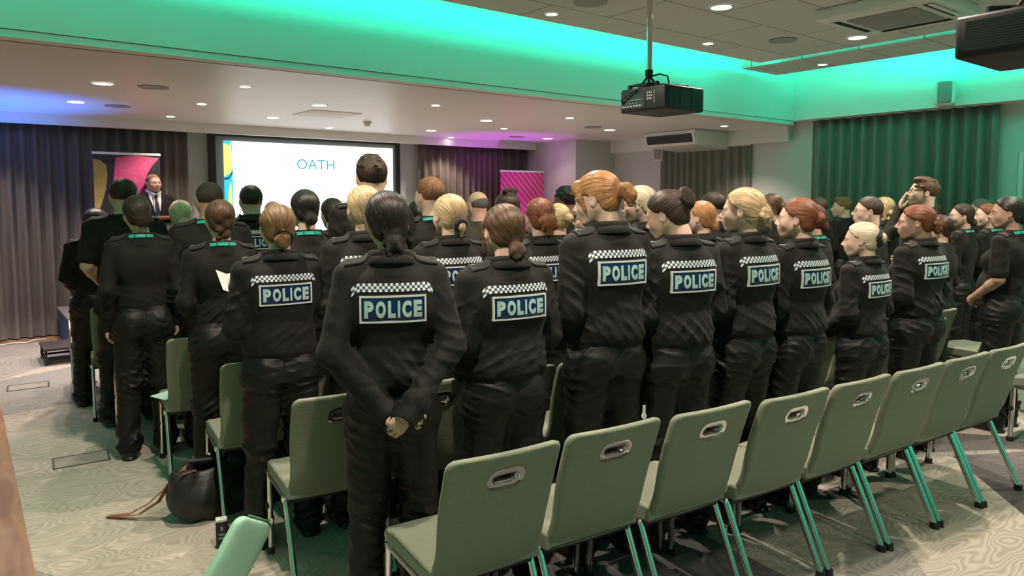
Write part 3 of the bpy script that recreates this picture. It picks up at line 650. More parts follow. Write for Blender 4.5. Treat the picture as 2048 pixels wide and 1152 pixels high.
# ------------------------------------------------------------------ signed-distance modelling of figures
def smin(a, b, k):
    if k <= 0: return np.minimum(a, b)
    h = np.maximum(k-np.abs(a-b), 0)/k; return np.minimum(a, b)-h*h*k*.25
def smax(a, b, k): return -smin(-a, -b, k)
class SDF:
    def __init__(s): s.p = []
    def add(s, fn, lo, hi, k=.02, op='u'): s.p.append((fn, np.array(lo, float), np.array(hi, float), k, op)); return s
    def cone(s, a, b, ra, rb, k=.02, op='u', fl=(1, 1, 1)):
        a = np.array(a, float); b = np.array(b, float); R_ = max(ra, rb)/min(fl)
        def fn(X, Y, Z):
            ab = (b-a)*fl; L = max(ab@ab, 1e-9); px, py, pz = (X-a[0])*fl[0], (Y-a[1])*fl[1], (Z-a[2])*fl[2]
            t = np.clip((px*ab[0]+py*ab[1]+pz*ab[2])/L, 0, 1)
            return np.sqrt((px-ab[0]*t)**2+(py-ab[1]*t)**2+(pz-ab[2]*t)**2)-(ra+(rb-ra)*t)
        return s.add(fn, np.minimum(a, b)-R_, np.maximum(a, b)+R_, k, op)
    def ell(s, c, r, k=.02, op='u', rot=None):
        c = np.array(c, float); r = np.array(r, float); Rm = None if rot is None else np.array(rot.to_matrix() if hasattr(rot, 'to_matrix') else rot)
        def fn(X, Y, Z):
            x, y, z = X-c[0], Y-c[1], Z-c[2]
            if Rm is not None: x, y, z = (Rm[0, 0]*x+Rm[1, 0]*y+Rm[2, 0]*z, Rm[0, 1]*x+Rm[1, 1]*y+Rm[2, 1]*z, Rm[0, 2]*x+Rm[1, 2]*y+Rm[2, 2]*z)
            k0 = np.sqrt((x/r[0])**2+(y/r[1])**2+(z/r[2])**2); k1 = np.sqrt((x/r[0]**2)**2+(y/r[1]**2)**2+(z/r[2]**2)**2)+1e-9
            return k0*(k0-1)/k1
        m = r.max(); return s.add(fn, c-m, c+m, k, op)
    def loft(s, prof, n=2.4, k=.02, op='u'):
        """prof: rows (z, halfwidth, halfdepth, ycentre)"""
        P = np.array(prof, float); P = P[P[:, 0].argsort()]
        def fn(X, Y, Z):
            a = np.interp(Z, P[:, 0], P[:, 1]); b = np.interp(Z, P[:, 0], P[:, 2]); c = np.interp(Z, P[:, 0], P[:, 3])
            r = (np.abs(X/a)**n+np.abs((Y-c)/b)**n)**(1/n); d = (r-1)*np.minimum(a, b)
            return smax(d, np.maximum(P[0, 0]-Z, Z-P[-1, 0]), .02)
        m = max(P[:, 1].max(), P[:, 2].max()+.1)
        return s.add(fn, (-m, -m, P[0, 0]), (m, m, P[-1, 0]), k, op)
    def mesh(s, vox, disp=None, pad=.03, lo=None, hi=None):
        us = [p for p in s.p if p[4] == 'u']
        LO = np.min([p[1] for p in us], 0)-pad; HI = np.max([p[2] for p in us], 0)+pad
        if lo is not None: LO = np.maximum(LO, lo)
        if hi is not None: HI = np.minimum(HI, hi)
        n = np.ceil((HI-LO)/vox).astype(int)+1
        ax = [(LO[i]+vox*np.arange(n[i])).astype(np.float32) for i in range(3)]
        Dg = np.full(n, .25, np.float32)
        for fn, l, h, k, op in s.p:
            mg = k+3*vox+.004; i0 = np.maximum(0, np.floor((l-mg-LO)/vox).astype(int)); i1 = np.minimum(n, np.ceil((h+mg-LO)/vox).astype(int)+1)
            if (i1 <= i0).any(): continue
            sl = tuple(slice(i0[i], i1[i]) for i in range(3))
            d = fn(ax[0][sl[0]][:, None, None], ax[1][sl[1]][None, :, None], ax[2][sl[2]][None, None, :]).astype(np.float32)
            g = Dg[sl]
            if op == 'u': Dg[sl] = smin(g, d, k)
            elif op == 's': Dg[sl] = smax(g, -d, k)
            elif op == 'i': Dg[sl] = smax(g, d, k)
        if disp is not None: Dg = Dg+disp(ax[0][:, None, None], ax[1][None, :, None], ax[2][None, None, :])
        w = 3*vox; Dg = np.clip(Dg, -w, w).astype(np.float32)
        g = openvdb.FloatGrid(w); g.copyFromArray(Dg)
        pts, quads = g.convertToQuads(0.0)
        return np.asarray(pts, float)*vox+LO, np.asarray(quads, int)[:, ::-1]
def ridges(seed, amp, freq, mask, ang=.5):
    r = np.random.RandomState(seed); A = []
    for i in range(3): A.append((freq*np.array([r.choice([-1, 1])*r.uniform(.2, .7)*ang*2, r.uniform(-.4, .4), r.uniform(.9, 1.3)])*(.75+.35*i), r.uniform(0, 6), r.normal(size=3)*freq*.3, r.uniform(0, 6), r.normal(size=3)*9, r.uniform(0, 6)))
    def f(X, Y, Z):
        t = 0
        for k, ph, m_, p2, g, p3 in A:
            w = np.sin(k[0]*X+k[1]*Y+k[2]*Z+ph+1.3*np.sin(m_[0]*X+m_[1]*Y+m_[2]*Z+p2)); e = np.clip(.5+.9*np.sin(g[0]*X+g[1]*Y+g[2]*Z+p3), 0, 1)
            t = t+(1-np.abs(w))**2.2*e
        return (-amp*t*mask(X, Y, Z)).astype(np.float32)
    return f
def joinvf(parts):
    V, F, o = [], [], 0
    for v, f in parts:
        V.append(v); F += [tuple(int(i)+o for i in q) for q in f]; o += len(v)
    return np.concatenate(V), F
def mkmesh(name, V, F, mats, attr=None, fm=None):
    me = D.meshes.new(name); me.from_pydata([tuple(v) for v in V], [], [tuple(int(i) for i in f) for f in F])
    for m in mats: me.materials.append(m)
    if fm is not None: me.polygons.foreach_set('material_index', fm)
    if attr is not None:
        a = me.attributes.new('strand', 'FLOAT_VECTOR', 'POINT'); a.data.foreach_set('vector', np.asarray(attr, np.float32).ravel())
    me.shade_smooth(); return me
def folds(seed, amp, freq, mask):
    r = np.random.RandomState(seed); K = [r.normal(size=3)*np.array([.8, .8, 1.3]) for _ in range(3)]; K = [k/np.linalg.norm(k)*freq*(.7+.5*i) for i, k in enumerate(K)]; ph = r.uniform(0, 6, 6); M_ = [r.normal(size=3)*freq*.35 for _ in range(3)]
    def f(X, Y, Z):
        t = 0
        for i in range(3):
            wv = 1.6*np.sin(M_[i][0]*X+M_[i][1]*Y+M_[i][2]*Z+ph[i+3]); t = t+np.sin(K[i][0]*X+K[i][1]*Y+K[i][2]*Z+ph[i]+wv)/(1+.5*i)
        return (amp*.5*t*mask(X, Y, Z)).astype(np.float32)
    return f

# ---- hands: wrist at origin, fingers along +y, palm facing -z, thumb towards +x*side
def hand_sdf(S_, M, side, curl=.5, spread=.12, k=.006, scale=1.0, thumb=.6):
    def P(x, y, z): v = M @ Vector((x*side*scale, y*scale, z*scale)); return (v.x, v.y, v.z)
    sc = scale
    for x0, x1 in ((-.024, -.028), (-.008, -.010), (.008, .010), (.022, .027)):
        S_.cone(P(x0*.8, 0, 0), P(x1, .078, 0), .0165*sc, .0125*sc, .012)
    fx = [(-.029, .072, .058, -.10), (-.010, .082, .070, -.03), (.010, .084, .074, .03), (.029, .080, .066, .09)]
    for i, (x, y, L, sp) in enumerate(fx):
        a = curl*(1.15 if i < 2 else 1.0)*(1+.08*i*(1 if i < 2 else -1)); ang = 0; p = (x, y, 0); r = .0088-.0006*(i == 0)
        for j, (seg, ca) in enumerate(((.45, .75), (.30, 1.0), (.25, .7))):
            ang += a*ca; d = (sp*spread*5*cos(ang), cos(ang), -sin(ang)); q = tuple(p[m]+d[m]*L*seg for m in range(3)); S_.cone(P(*p), P(*q), r*sc, (r-.0009)*sc, k*.6); p = q; r -= .0009
    p0 = (.018, .018, -.006); p1 = (.040, .045, -.012-.012*thumb); p2 = (.046-.012*thumb, .074, -.020-.018*thumb); p3 = (.044-.022*thumb, .098, -.024-.026*thumb)
    S_.cone(P(*p0), P(*p1), .015*sc, .0115*sc, .012); S_.cone(P(*p1), P(*p2), .0112*sc, .0098*sc, k); S_.cone(P(*p2), P(*p3), .0098*sc, .0078*sc, k)

def frame(orig, ydir, zdir):
    y = Vector(ydir).normalized(); z = Vector(zdir); z = (z-y*z.dot(y)).normalized(); x = y.cross(z)
    M = Matrix((x, y, z)).transposed().to_4x4(); M.translation = Vector(orig); return M

# ---- figures are modelled 1.70 m tall, facing +y, standing on z=0
def pose_arms(pose, sex, seed):
    sw = .163 if sex == 'f' else .190; z = 1.372; J = {}
    rnd = random.Random(seed)
    for s in (-1, 1):
        sh = (s*sw, -.012, z)
        if pose == 'down': el = (s*(sw+.045), -.045, 1.10); wr = (s*(sw+.045), .05, .87); hd = (s*.02*0, .15, -1); pn = (-s, 0, 0)
        elif pose == 'front': el = (s*(sw+.040), -.035, 1.115); wr = (s*.10, .185, .955+.012*s); hd = (-s*1.0, .25, -.35); pn = (0, -1, -.2)
        elif pose == 'behind':
            if s > 0: el = (.222, -.085, 1.115); wr = (.048, -.225, .905); hd = (-.72, -.05, -.75); pn = (-.25, .95, 0)
            else: el = (-.222, -.095, 1.105); wr = (-.004, -.150, .850); hd = (1, -.05, .14); pn = (0.0, -1, .0)
        elif pose == 'hold': el = (s*(sw+.045), -.02, 1.10); wr = (s*.15, .20, 1.19); hd = (-s*.35, .9, .2); pn = (-s*.3, .2, -1)
        elif pose == 'face':
            if s > 0: el = (s*(sw+.055), -.035, 1.10); wr = (s*.09, .2, 1.02); hd = (-1, .2, 0); pn = (0, -1, 0)
            else: el = (-.225, .19, 1.19); wr = (-.048, .150, 1.438); hd = (.16, -.14, .95); pn = (.62, -.75, .1)
        elif pose == 'lectern': el = (s*(sw+.09), .05, 1.12); wr = (s*.22, .27, 1.06); hd = (-s*.1, .95, -.1); pn = (0, 0, -1)
        J[s] = (sh, el, wr, hd, pn)
    return J
def head_sdf(S_, sex, fine):
    f = .96 if sex == 'f' else 1.0; C0 = np.array((0, .005, 1.588 if sex == 'f' else 1.585))
    def c(x, y, z): return C0+np.array((x, y, z))*f
    S_.ell(c(0, -.014, .026), np.array((.074, .095, .084))*f, .02)
    S_.ell(c(0, .030, -.020), np.array((.060, .062, .085))*f, .03)
    S_.ell(c(0, .058, -.088), np.array((.030, .027, .024))*f, .025)
    for s in (-1, 1):
        S_.cone(c(s*.052, -.004, -.045), c(s*.014, .060, -.096), .020*f, .016*f, .03)
        S_.ell(c(s*.036, .056, -.030), np.array((.026, .026, .030))*f, .025)
        S_.cone(c(s*.012, .083, .016), c(s*.044, .070, .016), .009*f, .008*f, .015)
        S_.ell(c(s*.031, .096, -.004), np.array((.016, .012, .010))*f, .014, 's')
        S_.ell(c(s*.031, .0765, -.003), np.array((.0145, .0125, .0135))*f, .004)
        S_.ell(c(s*.0105, .097, -.034), np.array((.0075, .010, .007))*f, .008)
        er = Matrix.Rotation(radians(12), 3, 'X') @ Matrix.Rotation(radians(s*-18), 3, 'Z')
        S_.ell(c(s*.078, -.010, -.010), np.array((.0075, .019, .032))*f, .006, rot=er)
        S_.ell(c(s*.0875, -.006, -.006), np.array((.006, .010, .020))*f, .004, 's', rot=er)
    S_.cone(c(0, .086, .006), c(0, .112, -.028), .0065*f, .0105*f, .012)
    S_.ell(c(0, .072, -.058), np.array((.034, .030, .030))*f, .02)
    S_.ell(c(0, .096, -.0555), np.array((.020, .0085, .0055))*f, .006); S_.ell(c(0, .0945, -.0665), np.array((.017, .0085, .0065))*f, .006)
    S_.cone(c(-.02, .107, -.061), c(.02, .107, -.061), .0035*f, .0035*f, .004, 's')
    nr = .047 if sex == 'f' else .060
    S_.cone(c(0, -.032, -.05), (0, -.030, 1.40), nr, nr+.008, .03)
    S_.cone((0, -.030, 1.42), (0, -.02, 1.36), nr+.004, nr+.016, .03)
    return C0, f
def warp_head(V, turn, tilt, nod, C0):
    """turn the head on the neck (blend over the neck)"""
    V = V.copy(); w = np.clip((V[:, 2]-1.41)/.085, 0, 1); w = w*w*(3-2*w); piv = np.array((0, -.02, 1.47))
    Rm = np.array((Matrix.Rotation(turn, 3, 'Z') @ Matrix.Rotation(nod, 3, 'X') @ Matrix.Rotation(tilt, 3, 'Y')))
    Q = (V-piv) @ Rm.T+piv; return V*(1-w[:, None])+Q*w[:, None]
HG = {  # hairline y as a function of z (relative to the head centre)
    'updo': ([-.13, -.095, -.05, -.02, .01, .03, .06, .085, .12], [-.10, -.058, -.034, -.024, .006, .034, .060, .070, .10]),
    'man': ([-.13, -.075, -.04, -.02, .02, .045, .07, .09, .12], [-.12, -.055, -.032, -.008, .020, .052, .070, .080, .10])}
def hair_build(style, sex, vox, seed):
    """returns verts, faces, strand attribute, extras {name:(V,F)}; upright head"""
    f = .96 if sex == 'f' else 1.0; C0 = np.array((0, .005, 1.588 if sex == 'f' else 1.585)); S_ = SDF(); ex = {}
    rnd = random.Random(seed); base = style.split('+')[0]
    def c(x, y, z): return C0+np.array((x, y, z))*f
    vol = {'short': .010, 'crop': .004, 'quiff': .012, 'bald': .0035, 'curly': .018, 'bob': .014}.get(base, .0115)
    tops = {'quiff': .018, 'short': .012, 'curly': .016, 'crop': .004}.get(base, .010)
    S_.ell(c(0, -.016, .026+tops*.35), np.array((.074+vol, .095+vol, .084+tops))*f, .01)
    if base in ('low', 'mid', 'high', 'pony', 'messy', 'plait', 'scrunch', 'fringe', 'curlbun', 'claw', 'bow', 'bob', 'half'):
        S_.ell(c(0, -.045, -.035), np.array((.066, .055, .055))*f, .03)
    key = 'man' if base in ('short', 'crop', 'quiff', 'bald', 'curly') else 'updo'
    zs, ys = HG[key]; zs = np.array(zs)*f+C0[2]; ys = np.array(ys)*f+C0[1]
    n_ = .006
    def cut(X, Y, Z):
        t = Y-np.interp(Z, zs, ys).astype(np.float32)-.004*np.sin(X*260+Z*90)*.6 - 0*X
        return t*.75+0*Z
    big = (-1, -1, 0), (1, 1, 3)
    S_.add(cut, *big, k=.010, op='i')
    zb = {'man': -.078, 'updo': -.105}[key]
    if base == 'crop': zb = -.05
    S_.add(lambda X, Y, Z: (C0[2]+zb*f-Z)+0*X+.35*(Y-C0[1]+.08)*(Y < C0[1]), *big, k=.012, op='i')
    if key == 'man' and base in ('short', 'quiff', 'curly'):   # fade: thinner sides and nape
        def fade(X, Y, Z):
            q = np.clip((C0[2]+.020*f-Z)/(.075*f), 0, 1); r = np.array((.0755, .0965, .0865))*f; r2 = vol*.95*(1-q)*f
            x, y, z = X, Y-C0[1]+.014*f, Z-C0[2]-.026*f
            k0 = np.sqrt((x/(r[0]+r2))**2+(y/(r[1]+r2))**2+(z/(r[2]+vol))**2); return (k0-1)*.075
        S_.add(fade, *big, k=.004, op='i')
    if base == 'bald': S_.add(lambda X, Y, Z: (Z-C0[2]-.055*f)+.5*(Y-C0[1]+.09)+0*X, *big, k=.006, op='i')
    bun = c(0, -.10, .02)
    def blob(c_, r, n, rr, k=.008):
        for i in range(n):
            a = 2*pi*i/n+rnd.uniform(-.3, .3); S_.ell(np.array(c_)+np.array((r*cos(a), rnd.uniform(-.006, .010), r*sin(a)))*f, np.array((rr, rr*.8, rr))*f*rnd.uniform(.85, 1.15), k)
    xo = rnd.uniform(-.006, .006)
    if base in ('low', 'claw'):
        bun = c(xo+.004, -.108, -.062); blob(bun-np.array((0, .012, 0)), .020, 6, .021); S_.ell(bun, np.array((.036, .030, .034))*f, .015)
    elif base == 'plait':
        bun = c(0, -.10, -.05)
        for i in range(5): S_.ell(c((-1)**i*.016, -.104+.004*i, .035-.032*i), np.array((.026, .016, .022))*f, .010); S_.ell(c(-(-1)**i*.022, -.098+.004*i, .022-.032*i), np.array((.022, .014, .018))*f, .010)
    elif base == 'scrunch':
        bun = c(.005, -.115, -.055); S_.ell(bun, np.array((.026, .028, .024))*f, .014); blob(bun-np.array((0, .022, .012)), .012, 5, .014)
        S_.cone(bun-np.array((0, .015, .01)), c(.008, -.118, -.115), .016, .007, .01)
    elif base == 'mid':
        bun = c(xo, -.128, .002); blob(bun, .018, 6, .019); S_.ell(bun, np.array((.034, .026, .032))*f, .018)
    elif base == 'high':
        bun = c(.010, -.118, .048); blob(bun, .033, 8, .026); S_.ell(bun, np.array((.052, .036, .048))*f, .012)
    elif base == 'messy':
        bun = c(.006, -.120, -.030); blob(bun, .040, 11, .023, .004); S_.ell(bun, np.array((.048, .034, .048))*f, .012)
        for i in range(9): a = rnd.uniform(0, 2*pi); S_.cone(bun, bun+np.array((.055*cos(a), -.02+rnd.uniform(-.01, .02), .05*sin(a)-.02)), .010, .0035, .006)
    elif base in ('pony', 'fringe'):
        bun = c(.0, -.118, .008); S_.cone(c(0, -.09, .01), bun, .034*f, .016*f, .02)
        P0 = bun
        for q, r0, r1 in ((c(.004, -.142, .010), .015, .024), (c(.006, -.152, -.022), .025, .027), (c(.006, -.144, -.060), .026, .014)): S_.cone(P0, q, r0, r1, .02); P0 = q
    elif base == 'curlbun':
        bun = c(0, -.105, -.075); blob(bun, .028, 10, .017, .003); blob(bun-np.array((0, .01, .03)), .022, 8, .014, .003); S_.ell(bun, np.array((.034, .028, .036))*f, .01)
    elif base == 'bow':
        bun = c(0, -.05, .115); blob(bun, .022, 6, .02)
        for s in (-1, 1): S_.ell(bun+np.array((s*.038, 0, .014)), np.array((.026, .014, .022)), .008)
    elif base == 'half':
        bun = c(.01, -.108, -.085); blob(bun-np.array((0, .010, .012)), .020, 7, .019, .005); S_.ell(bun, np.array((.034, .026, .034))*f, .014)
        for s in (-1, 1): S_.cone(c(s*.076, .035, .03), c(s*.080, .030, -.10), .012, .005, .012)
    elif base == 'bob':
        bun = c(0, 0, .11)
        for s in (-1, 1): S_.cone(c(s*.07, -.02, .0), c(s*.062, -.035, -.12), .022, .014, .02)
        S_.cone(c(-.045, -.085, -.05), c(.045, -.085, -.05), .028, .028, .02); S_.cone(c(-.04, -.075, -.11), c(.04, -.075, -.11), .022, .022, .02)
    elif base in ('quiff', 'short', 'curly', 'crop', 'bald'): bun = c(.015, -.06, .10)
    if base == 'quiff': S_.ell(c(0, .035, .098), np.array((.060, .050, .026))*f, .02)
    if base == 'fringe':
        for s in (-1, 1):
            S_.cone(c(s*.040, .060, .075), c(s*.070, .052, .012), .021, .015, .015); S_.cone(c(s*.070, .050, .012), c(s*.074, .034, -.050), .014, .005, .010)
        S_.cone(c(-.045, .070, .060), c(.045, .070, .060), .018, .018, .015); S_.cone(c(-.035, .084, .040), c(.035, .084, .040), .010, .010, .012)
    if base in ('quiff', 'curly', 'messy', 'curlbun'):
        for i in range(26 if base != 'curly' else 60):
            a = rnd.uniform(0, 2*pi); e = rnd.uniform(.15, 1.3); p = c(.084*cos(a)*cos(e), -.016+.104*sin(a)*cos(e), .026+.096*sin(e))
            if base in ('quiff', 'curly') and p[2] > C0[2]+.02 and p[1] < C0[1]+.075: S_.ell(p, np.array((.015, .015, .007))*f*rnd.uniform(.6, 1.0), .014)
    ax_ = bun-C0; ax_ = ax_/np.linalg.norm(ax_); up = np.array((0, 0, 1.)) if abs(ax_[2]) < .9 else np.array((0, 1., 0)); e1 = np.cross(ax_, up); e1 /= np.linalg.norm(e1); e2 = np.cross(ax_, e1)
    def groove(X, Y, Z):
        dx, dy, dz = X-bun[0], Y-bun[1], Z-bun[2]; th = np.arctan2(dx*e2[0]+dy*e2[1]+dz*e2[2], dx*e1[0]+dy*e1[1]+dz*e1[2]); r = np.sqrt(dx*dx+dy*dy+dz*dz)
        return (.0006*(np.sin(th*23+np.sin(th*5)*4+r*30)+.7*np.sin(th*61+2+r*15)+.5*np.sin(th*97)))*np.clip((r-.02)/.04, .2, 1)*(0 if base in ('crop', 'bald') else 1)
    V, F = S_.mesh(vox, groove, pad=.02)
    v = V-bun; r = np.linalg.norm(v, axis=1); a1 = v@e1; a2 = v@e2; rr = np.sqrt(a1**2+a2**2)+1e-6
    inb = np.clip((.055-r)/.02, 0, 1)
    if base in ('short', 'crop', 'bald', 'quiff', 'curly'): at = V*np.array((240, 240, 150))*(1.2 if base == 'crop' else .7)
    else: at = np.stack([a1/rr*17+V[:, 0]*30*inb, a2/rr*17+V[:, 2]*220*inb, r*11+seed+40*inb*V[:, 1]], 1)
    # fine loose strands as hair geometry following the surface
    if vox < .005 and base not in ('crop', 'bald'):
        tv, tf, ta = [], [], []
        bv = BVHTree.FromPolygons([tuple(p) for p in V], [tuple(int(i) for i in q) for q in F])
        idx = [i for i in range(len(V))]
        for _ in range(170 if base != 'messy' else 300):
            p = Vector(V[rnd.choice(idx)]); h = bv.find_nearest(p)
            if h[1] is None: continue
            nrm = h[1]; 
            if nrm.dot(p-Vector(C0)) < 0: nrm = -nrm
            B = Vector(bun); d = (B-p); d = d-nrm*d.dot(nrm)
            if d.length < 1e-4: continue
            d.normalize(); q = p-d*.0; L = rnd.uniform(.03, .07); lift = rnd.uniform(.001, .006)*(2.4 if base in ('messy', 'curlbun', 'quiff') else 1); sd = nrm.cross(d)*rnd.uniform(-.4, .4)
            prev = None
            for j in range(6):
                t = j/5; pt = q+d*(L*t)*.9+sd*L*t*t*.5+nrm*(lift*t*t+.0012)
                hh = bv.find_nearest(pt); 
                if hh[0] is not None and j < 5 and (pt-hh[0]).length < .03:
                    n3 = hh[1] if hh[1].dot(pt-Vector(C0)) > 0 else -hh[1]; pt = hh[0]+n3*(.0012+lift*t*t)
                w = .00055*(1-t*.6); s_ = nrm.cross(d)*w; k0 = len(tv); tv += [tuple(pt-s_), tuple(pt+s_), tuple(pt+nrm*w)]; ta += [(rnd.random()*50, 3, 0)]*3
                if prev is not None:
                    for a_, b_ in ((0, 1), (1, 2), (2, 0)): tf.append((prev+a_, prev+b_, k0+b_, k0+a_))
                prev = k0
        if tv:
            F = [tuple(q) for q in F]+[tuple(i+len(V) for i in q) for q in tf]; V = np.concatenate([V, np.array(tv)]); at = np.concatenate([at, np.array(ta)])
    # ties and accessories
    bm = None
    def torus(cen, axis, R0, r0, name, mtl, flat_=1.0):
        cen = Vector(cen); axx = Vector(axis).normalized(); u = axx.orthogonal().normalized(); w = axx.cross(u); b = bmesh.new(); n1, n2 = 28, 10; rg = []
        for i in range(n1):
            a = 2*pi*i/n1; rad = u*cos(a)+w*sin(a); pr = R0*(1+.05*sin(a*5)); rg.append([b.verts.new(cen+rad*(pr+r0*cos(2*pi*j/n2))+axx*r0*flat_*(1+.25*sin(a*9))*sin(2*pi*j/n2)) for j in range(n2)])
        for i in range(n1):
            for j in range(n2): b.faces.new((rg[i][j], rg[(i+1) % n1][j], rg[(i+1) % n1][(j+1) % n2], rg[i][(j+1) % n2]))
        me = D.meshes.new(name); b.to_mesh(me); b.free(); me.materials.append(mtl); me.shade_smooth(); ex[name] = me
    blk = mat('black_velvet_scrunchie', (.007, .007, .007), .9, sheen=.2, bump=(120, .4))
    if base == 'scrunch': torus(bun-np.array((0, .004, .0)), (0, 1, .25), .026, .016, 'scrunchie', blk)
    if base in ('pony', 'fringe'): torus(bun, (0, 1, -.1), .0145, .0045, 'hair_tie', blk)
    if style.endswith('+scrunchie'): torus(bun+np.array((0, .016, 0)), (0, 1, 0), .041, .018, 'scrunchie', blk, 1.2)
    if base == 'claw': torus(bun+np.array((0.004, -.012, .012)), (.25, 1, .35), .040, .0055, 'hair_claw', mat('dark_tortoiseshell', (.02, .008, .004), .25, var=(60, .6)))
    return V, F, at, ex

CACHE = {}
def bodymesh(sex, pose, sleeve, hv, seed, skin, bow):
    key = ('b', sex, pose, sleeve, hv, skin)
    if key in CACHE: return CACHE[key]
    m = sex == 'm'; parts = []
    H_ = SDF(); C0, f = head_sdf(H_, sex, True); V, F = H_.mesh(hv, lo=(-1, -1, 1.36)); 
    J = pose_arms(pose, sex, seed); parts.append((V, F)); nh = len(V)
    T = SDF()      # trunk, arms and legs under the clothes
    T.loft([(.86, .135, .085, 0), (1.0, .125, .08, 0), (1.1, .115, .075, .0), (1.25, .135, .085, 0), (1.34, .12, .055, -.005), (1.38, .07, .04, -.01)])
    for s in (-1, 1):
        sh, el, wr, hd, pn = J[s]; T.cone(sh, el, .040, .034, .02); T.cone(el, wr, .036, .024, .01)
        T.cone((s*.082, 0, .88), (s*.085, .012, .49), .070, .045, .03); T.cone((s*.085, .012, .49), (s*.09, -.01, .10), .045, .032, .02); T.cone((s*.09, -.01, .08), (s*.10, .12, .035), .032, .028, .02)
    parts.append(T.mesh(.016))
    for s in (-1, 1):
        sh, el, wr, hd, pn = J[s]; A = SDF(); M = frame(wr, hd, -Vector(pn)); wv = Vector(wr)
        # side: thumb placement such that palms face pn
        curl = {'behind': (.95 if s > 0 else .75), 'face': .18 if s < 0 else .6, 'front': .6, 'hold': .55, 'down': .5, 'lectern': .35}[pose]
        sd = s if pose != 'behind' else s
        hand_sdf(A, M, -sd, curl, scale=(.92 if sex == 'f' else 1.0)); 
        elv = Vector(el); st = elv.lerp(wv, .25 if sleeve == 'short' else .6)
        rr = .036 if sleeve == 'short' else .030
        A.cone(tuple(st), tuple(wv), rr*(1.08 if m else 1), .0245 if m else .022, .012, fl=(1, 1, 1))
        if sleeve == 'short': shv = Vector(sh).lerp(elv, .45); A.cone(tuple(shv), tuple(elv), .046, .037, .01); A.cone(tuple(elv), tuple(elv.lerp(wv, .3)), .037, .039, .01)
        parts.append(A.mesh(.0032 if hv < .006 else .006, pad=.012))
    V, F = joinvf(parts)
    CACHE[key] = (V, F, nh, C0, f, J); return CACHE[key]

